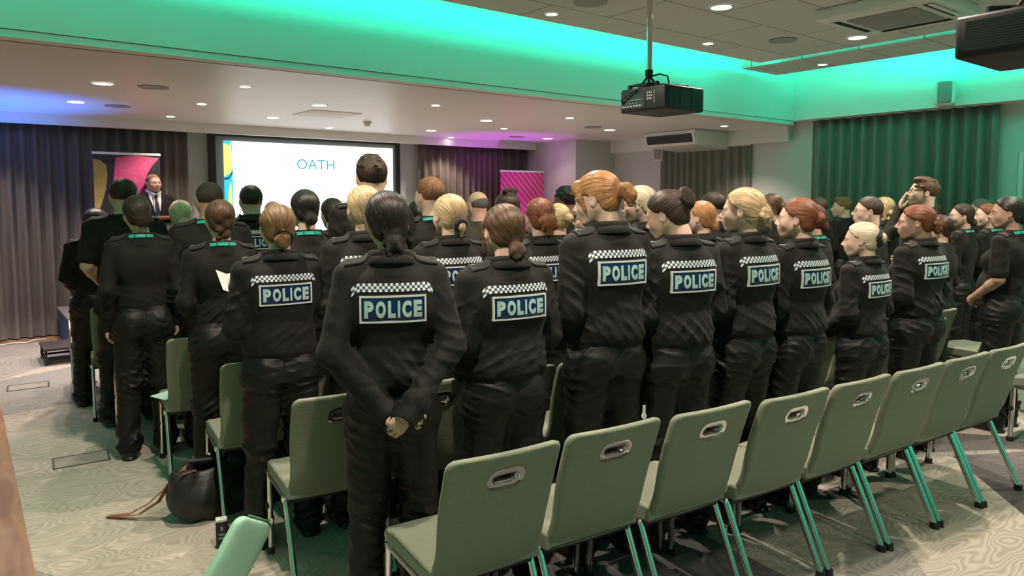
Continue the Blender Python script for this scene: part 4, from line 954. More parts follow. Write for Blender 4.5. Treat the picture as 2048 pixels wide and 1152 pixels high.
def jacket_build(kind, sex, pose, vox, seed, bow):
    key = ('j', kind, sex, pose, vox, seed, bow)
    if key in CACHE: return CACHE[key]
    m = sex == 'm'; J = pose_arms(pose, sex, seed); T = SDF(); jk = kind == 'jacket'; w = 1.0; a = .006 if jk else 0
    if kind in ('jacket',):
        if m: pr = [(.93, .165, .118, 0), (.955, .172, .125, 0), (.985, .188, .142, -.004), (1.05, .182, .135, -.004), (1.15, .180, .128, -.004), (1.26, .190, .128, -.010), (1.33, .182, .112, -.016), (1.385, .13, .088, -.020), (1.42, .085, .075, -.022)]
        else: pr = [(.93, .160, .116, 0), (.955, .166, .122, 0), (.985, .180, .138, -.002), (1.05, .170, .130, -.002), (1.13, .160, .120, 0), (1.25, .170, .122, -.006), (1.33, .165, .106, -.014), (1.385, .12, .084, -.020), (1.42, .080, .072, -.022)]
    elif kind == 'suit':
        pr = [(.80, .185, .13, 0), (.95, .182, .128, 0), (1.08, .175, .125, 0), (1.22, .19, .128, -.004), (1.33, .185, .11, -.01), (1.39, .14, .085, -.018), (1.43, .07, .065, -.022)]
    else:   # shirt or short sleeved shirt tucked in
        if m: pr = [(.96, .150, .108, 0), (1.0, .158, .116, 0), (1.06, .162, .118, 0), (1.15, .166, .114, 0), (1.26, .180, .116, -.006), (1.33, .174, .102, -.014), (1.385, .12, .08, -.020), (1.42, .075, .068, -.022)]
        else: pr = [(.97, .138, .100, 0), (1.0, .148, .108, 0), (1.06, .146, .108, 0), (1.13, .143, .104, 0), (1.25, .158, .112, -.002), (1.33, .154, .098, -.012), (1.385, .11, .076, -.018), (1.42, .072, .066, -.022)]
    T.loft(pr, 2.35, .02)
    sw = J[1][0][0]
    T.cone((0, -.052, 1.425), (0, -.062, 1.25), .045, .052, .05)
    for s in (-1, 1):
        sh, el, wr, hd, pn = J[s]; sh = np.array(sh); el = np.array(el); wr = np.array(wr)
        T.cone((s*.045, -.022, 1.425), (s*(sw-.012), -.016, 1.385), .040, .044+a, .035)
        T.ell((s*.078, -.070, 1.28), (.070, .040, .10), .06)                # shoulder blades
        if kind != 'suit' and not m: T.ell((s*.07, .085, 1.235), (.062, .050, .062), .05)
        if kind == 'tee':
            mid = sh+(el-sh)*.80; T.cone(sh, mid, .056, .058, .03)
        else:
            T.cone(sh, el, .052+a*1.2, .045+a, .028); T.cone(el, wr, .046+a, .036+a, .03)
            cu = wr+(wr-el)*.04/np.linalg.norm(wr-el); T.cone(wr-(wr-el)*.10, cu, .038+a, .037+a, .01)
            T.cone(wr-(wr-el)*.13, wr-(wr-el)*.12, .0445+a, .0445+a, .006) if jk else None
            cav = wr+(wr-el)/np.linalg.norm(wr-el)*.088; T.ell(cav, (.058, .058, .058), .004, 's')
    if pose == 'front' or pose == 'hold': T.ell((0, .10, 1.06), (.14, .07, .10), .06)
    # collar
    nr = .066 if not m else .078
    ch = {'jacket': 1.478, 'suit': 1.455, 'tee': 1.458, 'shirt': 1.462}[kind]
    def coll(X, Y, Z):
        t = (Z-1.40)/.08; y0 = -.024+.012*t; rx = nr+.012-.004*t; ry = rx*1.02
        q = np.sqrt((X/rx)**2+((Y-y0)/ry)**2); d = np.abs(q-1)*rx-.0065
        return smax(d, np.maximum(1.395-Z, Z-(ch+.10*(-(Y+.02)))), .006)
    T.add(coll, (-.12, -.14, 1.39), (.12, .10, 1.52), .022)
    if jk:   # folded-down collar rim
        def rim(X, Y, Z):
            rx = nr+.013; q = np.sqrt((X/rx)**2+((Y+.016)/(rx*1.03))**2); dr = (q-1)*rx; dz = Z-(1.455-.10*(Y+.02)); return np.sqrt(dr**2+(dz*.42)**2)-.0095
        T.add(rim, (-.12, -.14, 1.40), (.12, .1, 1.52), .006)
    hem = .955
    def mask(X, Y, Z):
        t = .40+.75*np.exp(-((Z-1.02)/.09)**2)+.5*np.clip((np.abs(X)-.15)/.05, 0, 1)
        return t*np.clip((1.42-Z)/.05, 0, 1)*(1-.85*np.exp(-((Z-1.25)/.10)**2)*(np.abs(X) < .15)*(Y < 0))
    fo = folds(seed, .0052 if jk else .0045, 24, mask); fo2 = folds(seed+9, .0024, 62, mask)
    def mk2(X, Y, Z):
        arm = np.clip((np.abs(X)-.150)/.03, 0, 1); return np.clip((1.36-Z)/.08, 0, 1)*(.9*arm+(1-arm)*(.15+.8*np.exp(-((Z-1.04)/.075)**2)))
    rg = ridges(seed+21, .0065 if jk else .005, 34, mk2, .9)
    def disp(X, Y, Z):
        d = fo(X, Y, Z)+fo2(X, Y, Z)+rg(X, Y, Z)
        if jk:  # elastic waistband and yoke seam
            th = np.arctan2(X, Y); d = d+.0018*np.sin(th*46)*np.exp(-((Z-.955)/.022)**2)
            d = d+.0035*np.exp(-((Z-.990)/.006)**2)*(np.abs(X) < .19)
        else: d = d+.003*np.exp(-((Z-.985)/.006)**2)
        # armhole seam
        d = d+.0022*np.exp(-((np.abs(X)-(sw-.012)-.0*(Z-1.3))/.004)**2)*(Z > 1.14)*(Z < 1.42)
        # vertical centre back tension folds
        return d
    V, F = T.mesh(vox, disp)
    CACHE[key] = (V, F, BVHTree.FromPolygons([tuple(p) for p in V], [tuple(int(i) for i in q) for q in F])); return CACHE[key]

def trousers_build(sex, vox, seed, stance, suit=False):
    key = ('t', sex, vox, seed, stance)
    if key in CACHE: return CACHE[key]
    m = sex == 'm'; T = SDF(); hw = .158 if m else .165
    T.loft([(.82, hw+.002, .115, 0), (.88, hw+.006, .118, -.004), (.94, hw-.002, .112, 0), (1.0, hw-.018, .104, 0), (1.02, hw-.020, .100, 0)], 2.2, .02)
    for s in (-1, 1):
        st = stance
        T.ell((s*.072, -.052, .885), (.086, .086, .100), .03)
        kx = s*(.092+st*.4); ax_ = s*(.10+st)
        T.cone((s*.085, -.006, .84), (kx, .020, .48), .096, .072, .045); T.cone((kx, .020, .48), (ax_, -.014, .10), .072, .064, .03)
        T.cone((ax_, -.012, .14), (ax_, -.005, .075), .064, .068, .02)
        T.ell((kx+s*.055, .01, .62), (.026, .055, .075), .012)     # cargo pocket
    def mask(X, Y, Z):
        return .35+.9*np.exp(-((Z-.48)/.10)**2)+1.2*np.exp(-((Z-.14)/.08)**2)+.7*np.exp(-((Z-.78)/.05)**2)-.25*np.clip((Z-.93)/.05, 0, 1)
    f1 = folds(seed, .0105, 30, mask); f2 = folds(seed+3, .004, 70, mask)
    rg = ridges(seed+5, .0085, 44, lambda X, Y, Z: mask(X, Y, Z)*.8+.25, .6)
    def disp(X, Y, Z):
        d = f1(X, Y, Z)*.6+f2(X, Y, Z)+rg(X, Y, Z); d = d+.004*np.exp(-((np.abs(X))/.004)**2)*(Y < 0)*(Z > .80)
        d = d+.0030*np.exp(-((Z-.965)/.004)**2)+.0030*np.exp(-((Z-.90+.12*np.abs(X))/.003)**2)*(Y < -.05)*(np.abs(X) > .03)
        return d
    V, F = T.mesh(vox, disp); B = []
    for s in (-1, 1):
        b = SDF(); x = s*(.10+stance)
        b.cone((x, -.015, .16), (x, -.02, .05), .046, .044, .02); b.cone((x, -.030, .042), (x+s*.014, .150, .036), .042, .040, .03, fl=(1, 1, 1)); b.ell((x+s*.01, .11, .05), (.048, .07, .038), .02)
        b.add(lambda X, Y, Z: 0*X+0*Y+(.002-Z), (-1, -1, -1), (1, 1, 1), .004, 'i')
        b.cone((x, -.042, .010), (x+s*.012, .150, .010), .047, .047, .004, fl=(1, 1, 3.2))
        B.append(b.mesh(max(vox*.8, .007)))
    CACHE[key] = (V, F, B); return CACHE[key]

def police_letters():
    vs, fs, x = [], [], 0
    for ch, w in zip('POLICE', (.50, .54, .42, .13, .52, .46)):
        v, f_ = text_data(ch, 1, .06, 1); v[:, 0] -= v[:, 0].min(); v[:, 0] *= w/np.ptp(v[:, 0]); v[:, 0] += x; v[:, 1] *= .73/np.ptp(v[:, 1]); x += w+.115
        o = sum(len(a) for a in vs); vs.append(v); fs += [tuple(i+o for i in q) for q in f_]
    V = np.concatenate(vs); V[:, 0] -= (V[:, 0].min()+V[:, 0].max())/2; return V, fs
POL_V, POL_F = police_letters()
def drape(bvh, o, d, off):
    """nearest surface point from o along d, lifted by off"""
    h = bvh.ray_cast(o, d, 2.0)
    return None if h[0] is None else h[0]-d*off
def patch_mesh(bvh, cx, cz, w, h):
    key = None; V, F, fm = [], [], []; NX, NZ = 26, 12; d = Vector((0, 1, 0))
    def surf(x, z, off):
        p = drape(bvh, Vector((x, -1, z)), d, off); return p if p is not None else Vector((x, -.12, z))
    # smooth backing: average plane curvature so that small folds do not show through
    Y = {}
    for i in range(NX+1):
        for j in range(NZ+1): Y[i, j] = surf(cx-w/2+w*i/NX, cz-h/2+h*j/NZ, 0).y
    for _ in range(22):
        Y2 = dict(Y)
        for i in range(NX+1):
            for j in range(NZ+1):
                nb = [Y[a] for a in ((i-1, j), (i+1, j), (i, j-1), (i, j+1)) if a in Y]; Y2[i, j] = min(Y[i, j], (Y[i, j]+sum(nb)/len(nb))/2)
        Y = Y2
    def yat(x, z):
        u = min(max((x-cx+w/2)/w*NX, 0), NX-1e-6); v = min(max((z-cz+h/2)/h*NZ, 0), NZ-1e-6); i, j = int(u), int(v); a, b = u-i, v-j
        return Y[i, j]*(1-a)*(1-b)+Y[i+1, j]*a*(1-b)+Y[i, j+1]*(1-a)*b+Y[i+1, j+1]*a*b
    bw = .007
    xs = [0, bw, bw+.001]+[bw+.001+(w-2*bw-.002)*k/20 for k in range(1, 20)]+[w-bw-.001, w-bw, w]; zs = [0, bw, bw+.001]+[bw+.001+(h-2*bw-.002)*k/8 for k in range(1, 8)]+[h-bw-.001, h-bw, h]
    idx = {}
    for i, x in enumerate(xs):
        for j, z in enumerate(zs):
            edge = (x < bw+.0005 or x > w-bw-.0005 or z < bw+.0005 or z > h-bw-.0005)
            X = cx-w/2+x; Z = cz-h/2+z; idx[i, j] = len(V); V.append((X, yat(X, Z)-(.0048 if edge else .0034), Z))
    for i in range(len(xs)-1):
        for j in range(len(zs)-1):
            F.append((idx[i, j], idx[i+1, j], idx[i+1, j+1], idx[i, j+1])); mx = (xs[i]+xs[i+1])/2; mz = (zs[j]+zs[j+1])/2
            fm.append(1 if (mx < bw+.0005 or mx > w-bw-.0005 or mz < bw+.0005 or mz > h-bw-.0005) else 0)
    # side skirt
    per = [(i, 0) for i in range(len(xs))]+[(len(xs)-1, j) for j in range(1, len(zs))]+[(i, len(zs)-1) for i in range(len(xs)-2, -1, -1)]+[(0, j) for j in range(len(zs)-2, 0, -1)]
    k0 = len(V)
    for p in per: v = V[idx[p]]; V.append((v[0], v[1]+.012, v[2]))
    n = len(per)
    for k in range(n): F.append((idx[per[k]], k0+k, k0+(k+1) % n, idx[per[(k+1) % n]])); fm.append(1)
    me = mkmesh('police_panel', np.array(V), F, [navy, silver2], fm=fm); me.set_sharp_from_angle(angle=radians(40))
    T = POL_V.copy(); tw = np.ptp(T[:, 0]); th = np.ptp(T[:, 1]); T[:, 0] *= (w*.86)/tw; T[:, 1] *= (h*.62)/th
    LV = [(cx+v[0], yat(cx+v[0], cz+v[1])-.0058, cz+v[1]) for v in T]; n = len(LV); LV += [(a, b+.004, c_) for a, b, c_ in LV]; LF = [tuple(f_) for f_ in POL_F]
    ed = {}
    for f_ in POL_F:
        for i in range(len(f_)): e = (f_[i], f_[(i+1) % len(f_)]); ed[tuple(sorted(e))] = ed.get(tuple(sorted(e)), 0)+1
    LF += [(a, b, b+n, a+n) for (a, b), c_ in ed.items() if c_ == 1]
    m2 = D.meshes.new('police_lettering'); m2.from_pydata(LV, [], LF); m2.materials.append(silver)
    return me, m2
def band_mesh(bvh, cz, W_, h):
    V, F, fm = [], [], []; nc = int(W_/(h/3)); nc += nc % 2; d = Vector((0, 1, 0)); ok = {}
    for i in range(nc+1):
        u = -W_/2+W_*i/nc; dz = -.045*max(0, (abs(u)-W_*.40)/(W_*.10))**2*.45
        for j in range(4):
            z = cz+dz-h/2+h*j/3; 
            p = drape(bvh, Vector((u, -1, z)), d, .0028); ok[i, j] = p is not None
            V.append(tuple(p) if p is not None else (u, -.1, z))
    for i in range(nc):
        for j in range(3):
            if ok[i, j] and ok[i+1, j] and ok[i, j+1] and ok[i+1, j+1]: F.append((i*4+j, (i+1)*4+j, (i+1)*4+j+1, i*4+j+1)); fm.append((i+j) % 2)
    me = mkmesh('checkered_band', np.array(V), F, [silver2, mat('navy_check', (.02, .035, .08), .5)], fm=fm); return me
def epaulette_mesh(bvh, s, sw, num, jk):
    N = 10; wd = .031; V, F, fm = [], [], []; d = Vector((0, 0, -1))
    def surf(x, y, off):
        p = drape(bvh, Vector((x, y, 1.6)), d, off); return p
    x0, x1 = s*.088, s*(sw+.012); last = Vector((x0, -.02, 1.43)); rows = []
    for i in range(N+1):
        x = x0+(x1-x0)*i/N; w = wd*(.72 if i == 0 else .9 if i == 1 else 1+.10*i/N); row = []
        for y in (-w, -w*.5, 0, w*.5, w):
            p = surf(x, y-.026, .0085)
            if p is None: p = Vector((x, y-.026, last.z-.02))
            row.append(p)
        z = max(p.z for p in row[1:4]); 
        for p in row: p.z = max(p.z, z-.016)
        last = row[2]; rows.append(row)
    for row in rows:
        for p in row: V.append(tuple(p))
    n = len(V)
    for row in rows:
        for p in row: V.append((p.x, p.y, p.z-.007))
    for i in range(N):
        for j in range(4): a = i*5+j; F.append((a, a+5, a+6, a+1)); fm.append(0)
    per = [i*5 for i in range(N+1)]+[N*5+j for j in range(1, 5)]+[i*5+4 for i in range(N-1, -1, -1)]+[j for j in range(3, 0, -1)]
    for k in range(len(per)): F.append((per[k], per[(k+1) % len(per)], per[(k+1) % len(per)]+n, per[k]+n)); fm.append(0)
    me = mkmesh('epaulette', np.array(V), F, [mat('black_epaulette_felt', (.010, .0098, .009), .85, sheen=.1)], fm=fm); me.set_sharp_from_angle(angle=radians(50))
    m2 = None
    if num:
        tv, tf = text_data(num, 1, .02, .9); k = .017/.73; LV = []
        for v in tv:
            # lettering runs across the strap near its outer end, readable from behind
            X = x1-s*.020+s*(-v[1]*k)*-1*(1 if s > 0 else 1)*0 + (v[0]*k)*0; 
            yy = -.026+(-v[0]*k)*s*-1*-1; xx = x1-s*.017+(v[1]*k)*-s
            i = min(max((xx-x0)/(x1-x0)*N, 0), N-1e-4); ii = int(i); z = rows[ii][2].z*(1-(i-ii))+rows[ii+1][2].z*(i-ii); LV.append((xx, yy, z+.0022))
        m2 = D.meshes.new('shoulder_number'); m2.from_pydata(LV, [], [tuple(f_) for f_ in tf]); m2.materials.append(badge)
    return me, m2
def lanyard_mesh(bvh, m):
    V, F = [], []; N = 72; nr = (.066 if not m else .078)+.0135
    for i in range(N):
        a = 2*pi*i/N; x, y = sin(a), -cos(a); fr = max(0, y); hgt = .019*(1-.3*fr)
        z = 1.450-.012*(1+y)-.05*fr**2; rx = nr+.010*max(0, y)+.002
        for zz, rr in ((z-hgt/2, rx+.0055), (z+hgt/2, rx+.001)): V.append((x*rr, -.022+y*rr*1.03, zz))
    for i in range(N): a, b = 2*i, 2*((i+1) % N); F.append((a, b, b+1, a+1))
    fm = [1 if (i % 9) in (3,) else 0 for i in range(N)]
    me = mkmesh('lanyard', np.array(V), F, [lanm, mat('dark_teal_lanyard_print', (.01, .08, .06), .5)], fm=fm)
    return me

def person(x, y, h, face, label, sex='f', kind='jacket', hair='mid', hc='brown', skin='fair', pose='front', turn=0, nod=0, tilt=0, wf=1.0, lod=1, seed=1, num='2843', lany=False, glasses=False, stance=0.02, group=None, z=0, patch=True):
    """lod 0 nearest .. 2 far; face/turn in degrees (90 = towards the stage, + = to the left)"""
    m = sex == 'm'; vox = (.0075, .0105, .016)[lod]; hv = (.0042, .0055, .0085)[lod]; sd = seed
    k = (h-z)/1.70; sleeve = 'short' if kind == 'tee' else 'long'
    V, F, nh, C0, f, J = bodymesh(sex, pose, sleeve, hv, sd, skin, 0)
    V = V.copy(); V[:nh] = warp_head(V[:nh], radians(turn), radians(tilt), radians(nod), C0)
    body = meshobj('person', mkmesh('person', V, F, [skins[skin]])); body.location = (x, y, z); body.rotation_euler = (0, 0, radians(face-90)); body.scale = (k*wf, k*(wf*.6+.4), k)
    tag(body, label, 'person', group)
    # clothes
    JV, JF, bvh = jacket_build(kind, sex, pose, vox, sd, 0)
    cm = {'jacket': cloth, 'shirt': shirtm, 'tee': shirtm, 'suit': suitm}[kind]
    if kind == 'suit' and hc in ('grey', 'darkbrown'): cm = tweedm
    def cached(kk, fn):
        if kk not in CACHE: CACHE[kk] = fn()
        return CACHE[kk]
    jm = cached(('jm', kind, sex, pose, vox, sd, cm.name), lambda: mkmesh('jacket', JV, JF, [cm]))
    jn = {'jacket': 'jacket', 'shirt': 'shirt', 'tee': 'short_sleeved_shirt', 'suit': 'suit_jacket'}[kind]
    jo = link(D.objects.new(jn, jm), body)
    TV, TF, TB = trousers_build(sex, vox, sd, stance); tm = cached(('tm', sex, vox, sd, stance), lambda: mkmesh('trousers', TV, TF, [trous])); link(D.objects.new('trousers', tm), body)
    for i, (bv, bf) in enumerate(TB): link(D.objects.new('boot', cached(('bm', sex, vox, sd, stance, i), lambda: mkmesh('boot', bv, bf, [bootm]))), body)
    if kind == 'jacket' and patch:
        bmn = cached(('band', sex, pose, vox, sd), lambda: band_mesh(bvh, 1.348, .30 if not m else .33, .031)); link(D.objects.new('checkered_band', bmn), jo)
        pm, pl = cached(('patch', sex, pose, vox, sd), lambda: patch_mesh(bvh, 0, 1.268, .245, .101)); link(D.objects.new('police_panel', pm), jo); link(D.objects.new('police_lettering', pl), jo)
    if kind != 'suit':
        for s in (-1, 1):
            em, el_ = cached(('ep', s, kind, sex, pose, vox, sd, num), lambda: epaulette_mesh(bvh, s, J[1][0][0], num if lod < 2 else None, kind == 'jacket')); link(D.objects.new('epaulette', em), jo)
            if el_: link(D.objects.new('shoulder_number', el_), jo)
    if kind == 'jacket':
        def collar():
            V_, F_ = [], []; N = 60; nr = .078 if m else .066
            prof = [(nr+.010, 1.478), (nr+.0165, 1.4795), (nr+.030, 1.438), (nr+.0275, 1.434), (nr+.016, 1.462)]
            for i in range(N+1):
                a = -2.35+4.70*i/N; x_, y_ = sin(a), -cos(a); e = 1-.25*max(0, y_)
                for j, (r_, z_) in enumerate(prof): V_.append((x_*r_, -.022+.012*(z_-1.44)/.04*.6+y_*r_*1.04, z_-.012*(1+y_)-.020*max(0, y_)-(.010*max(0, abs(a)-1.6) if j in (2, 3) else 0)))
            for i in range(N):
                for j in range(5): a, b = i*5+j, i*5+(j+1) % 5; F_.append((a, a+5, b+5, b))
            F_ += [tuple(range(5)), tuple(range(N*5+4, N*5-1, -1))]
            return mkmesh('collar', np.array(V_), F_, [cm])
        link(D.objects.new('collar', cached(('col', m), collar)), jo)
    if lany: link(D.objects.new('lanyard', cached(('lan', m), lambda: lanyard_mesh(bvh, m))), body)
    # hair
    if True:
        HV, HF, at, ex = hair_build(hair, sex, hv*.85, sd); HV = warp_head(HV, radians(turn), radians(tilt), radians(nod), C0)
        ho = link(D.objects.new('hair', mkmesh('hair', HV, HF, [HM[hc]], attr=at)), body)
        for nm, me in ex.items():
            A = np.array([v.co[:] for v in me.vertices]); A = warp_head(A, radians(turn), radians(tilt), radians(nod), C0)
            me.vertices.foreach_set('co', A.ravel()); link(D.objects.new(nm, me), ho)
    # eyes, brows
    if lod < 2 or abs(turn) > 60:
        ev = []
        def wp(p): return warp_head(np.array([p], float), radians(turn), radians(tilt), radians(nod), C0)[0]
        for s in (-1, 1):
            bm = bmesh.new(); cc = wp(C0+np.array((s*.031, .0762, -.0065))*f); fr = wp(C0+np.array((s*.031, .0865, -.007))*f)
            bmesh.ops.create_uvsphere(bm, u_segments=12, v_segments=8, radius=.0118*f, matrix=Matrix.Translation(Vector(cc)))
            for fc in bm.faces:
                if (fc.calc_center_median()-Vector(fr)).length < .0065: fc.material_index = 1
            frombm('eye', bm, [eyem, irismm() if False else irism], body, True)
            bm = bmesh.new(); tube(bm, [wp(C0+np.array((s*q[0], q[1], q[2]))*f) for q in ((.014, .0905, .017), (.028, .0895, .022), (.044, .078, .018))], [.0022, .003, .0016], n=6); frombm('eyebrow', bm, HM['darkbrown' if hc not in ('blonde', 'platinum', 'ginger') else 'lightbrown'], body, True)
        bm = bmesh.new(); tube(bm, [wp(C0+np.array((q[0], q[1], q[2]))*f) for q in ((-.020, .0905, -.060), (-.009, .0990, -.0600), (0, .1003, -.0605), (.009, .0990, -.0600), (.020, .0905, -.060))], [.001, .0042, .0048, .0042, .001], n=8, sy=.9); frombm('lips', bm, lipm, body, True)
    if glasses:
        bm = bmesh.new()
        def wp(p): return warp_head(np.array([p], float), radians(turn), radians(tilt), radians(nod), C0)[0]
        for s in (-1, 1):
            cc = C0+np.array((s*.033, .104, -.004))*f; pts = [wp(cc+np.array((.024*cos(a), -.006*abs(cos(a))*(s*cos(a) > 0), .019*sin(a)))*f) for a in [2*pi*i/20 for i in range(21)]]
            tube(bm, pts, .0017, n=6); tube(bm, [wp(C0+np.array(q)*f) for q in ((s*.057, .098, .0), (s*.076, .05, .002), (s*.082, -.008, .006), (s*.084, -.02, -.01))], .0017, n=6)
        tube(bm, [wp(C0+np.array(q)*f) for q in ((-.009, .105, .0), (.009, .105, .0))], .0017, n=6)
        frombm('spectacles', bm, glassfr, body, True)
    return body, J, k

# nearest row, left to right
P = person
c1, J1, k1 = P(1.289, 2.437, 1.675, 66, 'nearest woman, dark curly low bun, hands clasped behind her police jacket', hair='curlbun', hc='black', skin='light', pose='behind', turn=7, nod=2, tilt=-4, lod=0, seed=3, wf=1.0, num='142', stance=.015)
P(1.800, 2.400, 1.625, 84, 'woman with chestnut loose low bun and falling side strands, police jacket, teal lanyard', hair='half', hc='brown', pose='front', turn=-6, nod=-4, lod=0, seed=5, wf=1.08, num='142', lany=True)
P(2.322, 2.332, 1.777, 82, 'tall ginger woman with fringe and short ponytail, face in profile, police jacket', hair='fringe', hc='ginger', pose='front', turn=34, nod=-14, lod=0, seed=7, num='1504', wf=1.02)
P(2.718, 2.247, 1.700, 78, 'woman with dark glossy high coiled bun looking down, police jacket', hair='high', hc='darkbrown', pose='front', turn=30, nod=-20, lod=0, seed=9, num='1362', wf=1.06)
P(3.184, 2.197, 1.701, 88, 'blonde woman with messy loose low bun in police jacket', hair='messy', hc='blonde', pose='front', turn=24, nod=-2, lod=0, seed=11, num='1544', wf=1.02)
P(3.599, 2.147, 1.650, 85, 'woman with sleek auburn hair and small bun in police jacket', hair='mid', hc='auburn', pose='front', turn=28, nod=0, lod=0, seed=13, num='2843', wf=1.02)
P(4.235, 2.107, 1.509, 87, 'short pale-blonde woman with black scrunchie round her bun in police jacket', hair='mid+scrunchie', hc='platinum', pose='front', turn=26, nod=-4, lod=0, seed=15, num='2843', wf=1.06)
P(4.858, 2.067, 1.608, 85, 'auburn woman with wavy fringe and curly bun in police jacket, behind the sixth empty chair', hair='messy', hc='auburn', skin='rosy', pose='front', turn=32, nod=-4, lod=0, seed=17, num='1498', wf=1.14)
P(5.900, 1.910, 1.660, 88, 'woman in short-sleeved black shirt with teal lanyard and hands clasped, far right edge', kind='tee', hair='low', hc='black', skin='tan', pose='front', turn=30, nod=-3, lod=0, seed=19, num='38447', lany=True, wf=1.0)
# second row
P(1.195, 3.387, 1.619, 86, 'woman with fair hair in a dark claw clip holding a booklet, police jacket numbered 1445', hair='claw', hc='lightbrown', skin='fair', pose='hold', turn=-4, nod=0, lod=0, seed=21, num='1445', wf=1.04)
P(1.617, 3.334, 1.711, 84, 'blonde woman almost hidden behind the clasped-hands woman', hair='low', hc='blonde', pose='front', lod=1, seed=23, num='1342', wf=1.02)
P(2.094, 3.283, 1.670, 88, 'sleek blonde woman with black scrunchie and low ponytail, police jacket half hidden', hair='scrunch', hc='blonde', pose='front', lod=0, seed=25, num='1292', wf=1.06)
P(2.673, 3.228, 1.650, 86, 'woman with orange-brown messy bun behind the chestnut-haired woman', hair='messy', hc='auburn', pose='front', turn=-10, lod=1, seed=27, num='1292', wf=1.05, lany=True)
P(3.051, 3.173, 1.630, 88, 'dark-haired woman in spectacles, profile half hidden by the tall ginger woman', hair='low', hc='black', pose='front', turn=38, lod=1, seed=29, glasses=True, num='1292')
P(3.442, 3.118, 1.731, 86, 'pale blonde woman in round spectacles behind the high coiled bun', hair='low', hc='platinum', pose='front', turn=36, nod=-8, lod=1, seed=31, glasses=True, num='1292')
P(3.949, 3.064, 1.630, 86, 'ginger woman with small low bun between the coiled bun and the messy blonde', hair='low', hc='ginger', pose='front', turn=24, lod=1, seed=23, num='1292')
P(5.050, 2.900, 1.600, 88, 'woman with dark red hair and teal lanyard beside the sleek auburn woman', kind='shirt', hair='low', hc='darkred', skin='light', pose='front', turn=24, lod=1, seed=33, lany=True)
P(5.769, 2.844, 1.660, 92, 'man in dark spectacles with brown side-swept hair, behind the pale-blonde scrunchie', sex='m', kind='shirt', hair='short', hc='darkbrown', pose='front', turn=34, nod=3, lod=1, seed=35, glasses=True)
P(6.670, 2.820, 1.825, 90, 'tall young man with tousled brown hair, hand raised to his cheek, wristwatch', sex='m', kind='shirt', hair='quiff', hc='brown', pose='face', turn=40, nod=6, lod=0, seed=37)
P(6.050, 2.420, 1.520, 88, 'short woman with dark curly bun in plain black, behind the curly auburn woman', kind='shirt', hair='curlbun', hc='darkbrown', pose='front', turn=20, lod=1, seed=39)
P(7.100, 2.660, 1.600, 90, 'woman with dark brown low bun and teal lanyard left of the right-edge woman', kind='shirt', hair='low', hc='darkbrown', pose='front', turn=38, lod=1, seed=41, lany=True)
P(7.500, 2.600, 1.600, 92, 'woman with reddish-brown low bun and teal lanyard, farther of the two lanyard women at right', kind='shirt', hair='low', hc='auburn', pose='front', turn=34, lod=1, seed=33, lany=True)
# third row
P(1.170, 4.240, 1.640, 86, 'auburn woman with plaited updo and teal lanyard, back turned, by the third-row chair', kind='shirt', hair='plait', hc='brown', pose='front', lod=0, seed=43, lany=True, wf=1.0)
P(1.635, 4.158, 1.700, 86, 'woman with near-black loose hair and teal lanyard in front of the screen', kind='shirt', hair='low', hc='black', pose='front', lod=1, seed=45, lany=True, wf=1.0)
P(2.044, 4.109, 1.911, 84, 'very tall dark-haired man whose head rises into the bright screen', sex='m', kind='shirt', hair='quiff', hc='darkbrown', skin='light', pose='front', turn=-14, nod=2, lod=0, seed=47, wf=1.0)
P(2.460, 4.085, 1.787, 88, 'man with short sandy-ginger hair and teal lanyard in front of the right screen edge', sex='m', kind='shirt', hair='short', hc='gingershort', pose='front', turn=10, lod=1, seed=49, lany=True)
P(3.029, 4.012, 1.690, 88, 'woman with a dark bow-shaped topknot in front of the pink banner', kind='shirt', hair='bow', hc='darkbrown', pose='front', lod=1, seed=51)
P(3.458, 3.964, 1.610, 88, 'blonde woman with loosely gathered hair, left of the bespectacled profile', kind='shirt', hair='mid', hc='blonde', pose='front', turn=16, lod=1, seed=53)
P(5.020, 3.780, 1.700, 90, 'dark-haired man behind the messy blonde woman', sex='m', kind='shirt', hair='short', hc='darkbrown', pose='front', turn=20, lod=1, seed=55)
P(5.720, 3.680, 1.690, 90, 'woman with straight brown hair and a bun, right of the messy blonde', kind='shirt', hair='mid', hc='brown', pose='front', turn=10, lod=1, seed=57)
P(7.420, 3.500, 1.660, 90, 'blonde bobbed woman left of the hand-on-cheek man', kind='shirt', hair='bob', hc='blonde', pose='front', turn=20, lod=1, seed=59)
P(8.200, 3.360, 1.600, 90, 'woman with brown hair below the curtain, behind the curly auburn woman', kind='shirt', hair='mid', hc='brown', pose='front', turn=40, lod=2, seed=61)
P(8.350, 2.950, 1.645, 96, 'grey-haired man in light shirt near the right-hand wall', sex='m', kind='shirt', hair='short', hc='grey', pose='down', turn=10, lod=2, seed=63)
# fourth row and beyond
P(0.904, 5.043, 1.665, 84, 'woman with dark curly updo and teal lanyard, back turned, on the aisle', kind='shirt', hair='messy', hc='darkbrown', pose='down', turn=10, tilt=-6, lod=0, seed=65, lany=True, wf=.98, stance=.01)
P(1.327, 5.043, 1.761, 88, 'man with shaved dark hair and lanyard, right of the lectern', sex='m', kind='shirt', hair='crop', hc='stubble', skin='tan', pose='front', lod=1, seed=67, lany=True, wf=1.04)
P(1.836, 5.790, 1.751, 88, 'man with short dark hair in police jacket before the left screen edge', sex='m', kind='jacket', hair='short', hc='darkbrown', pose='front', lod=1, seed=69)
P(2.149, 4.946, 1.650, 86, 'dark wavy-haired woman with teal lanyard below the slide text', kind='shirt', hair='low', hc='darkbrown', pose='front', lod=1, seed=45, lany=True)
P(2.825, 4.898, 1.630, 86, 'dark-haired woman barely visible right of the screen edge', kind='shirt', hair='low', hc='black', pose='front', lod=2, seed=61)
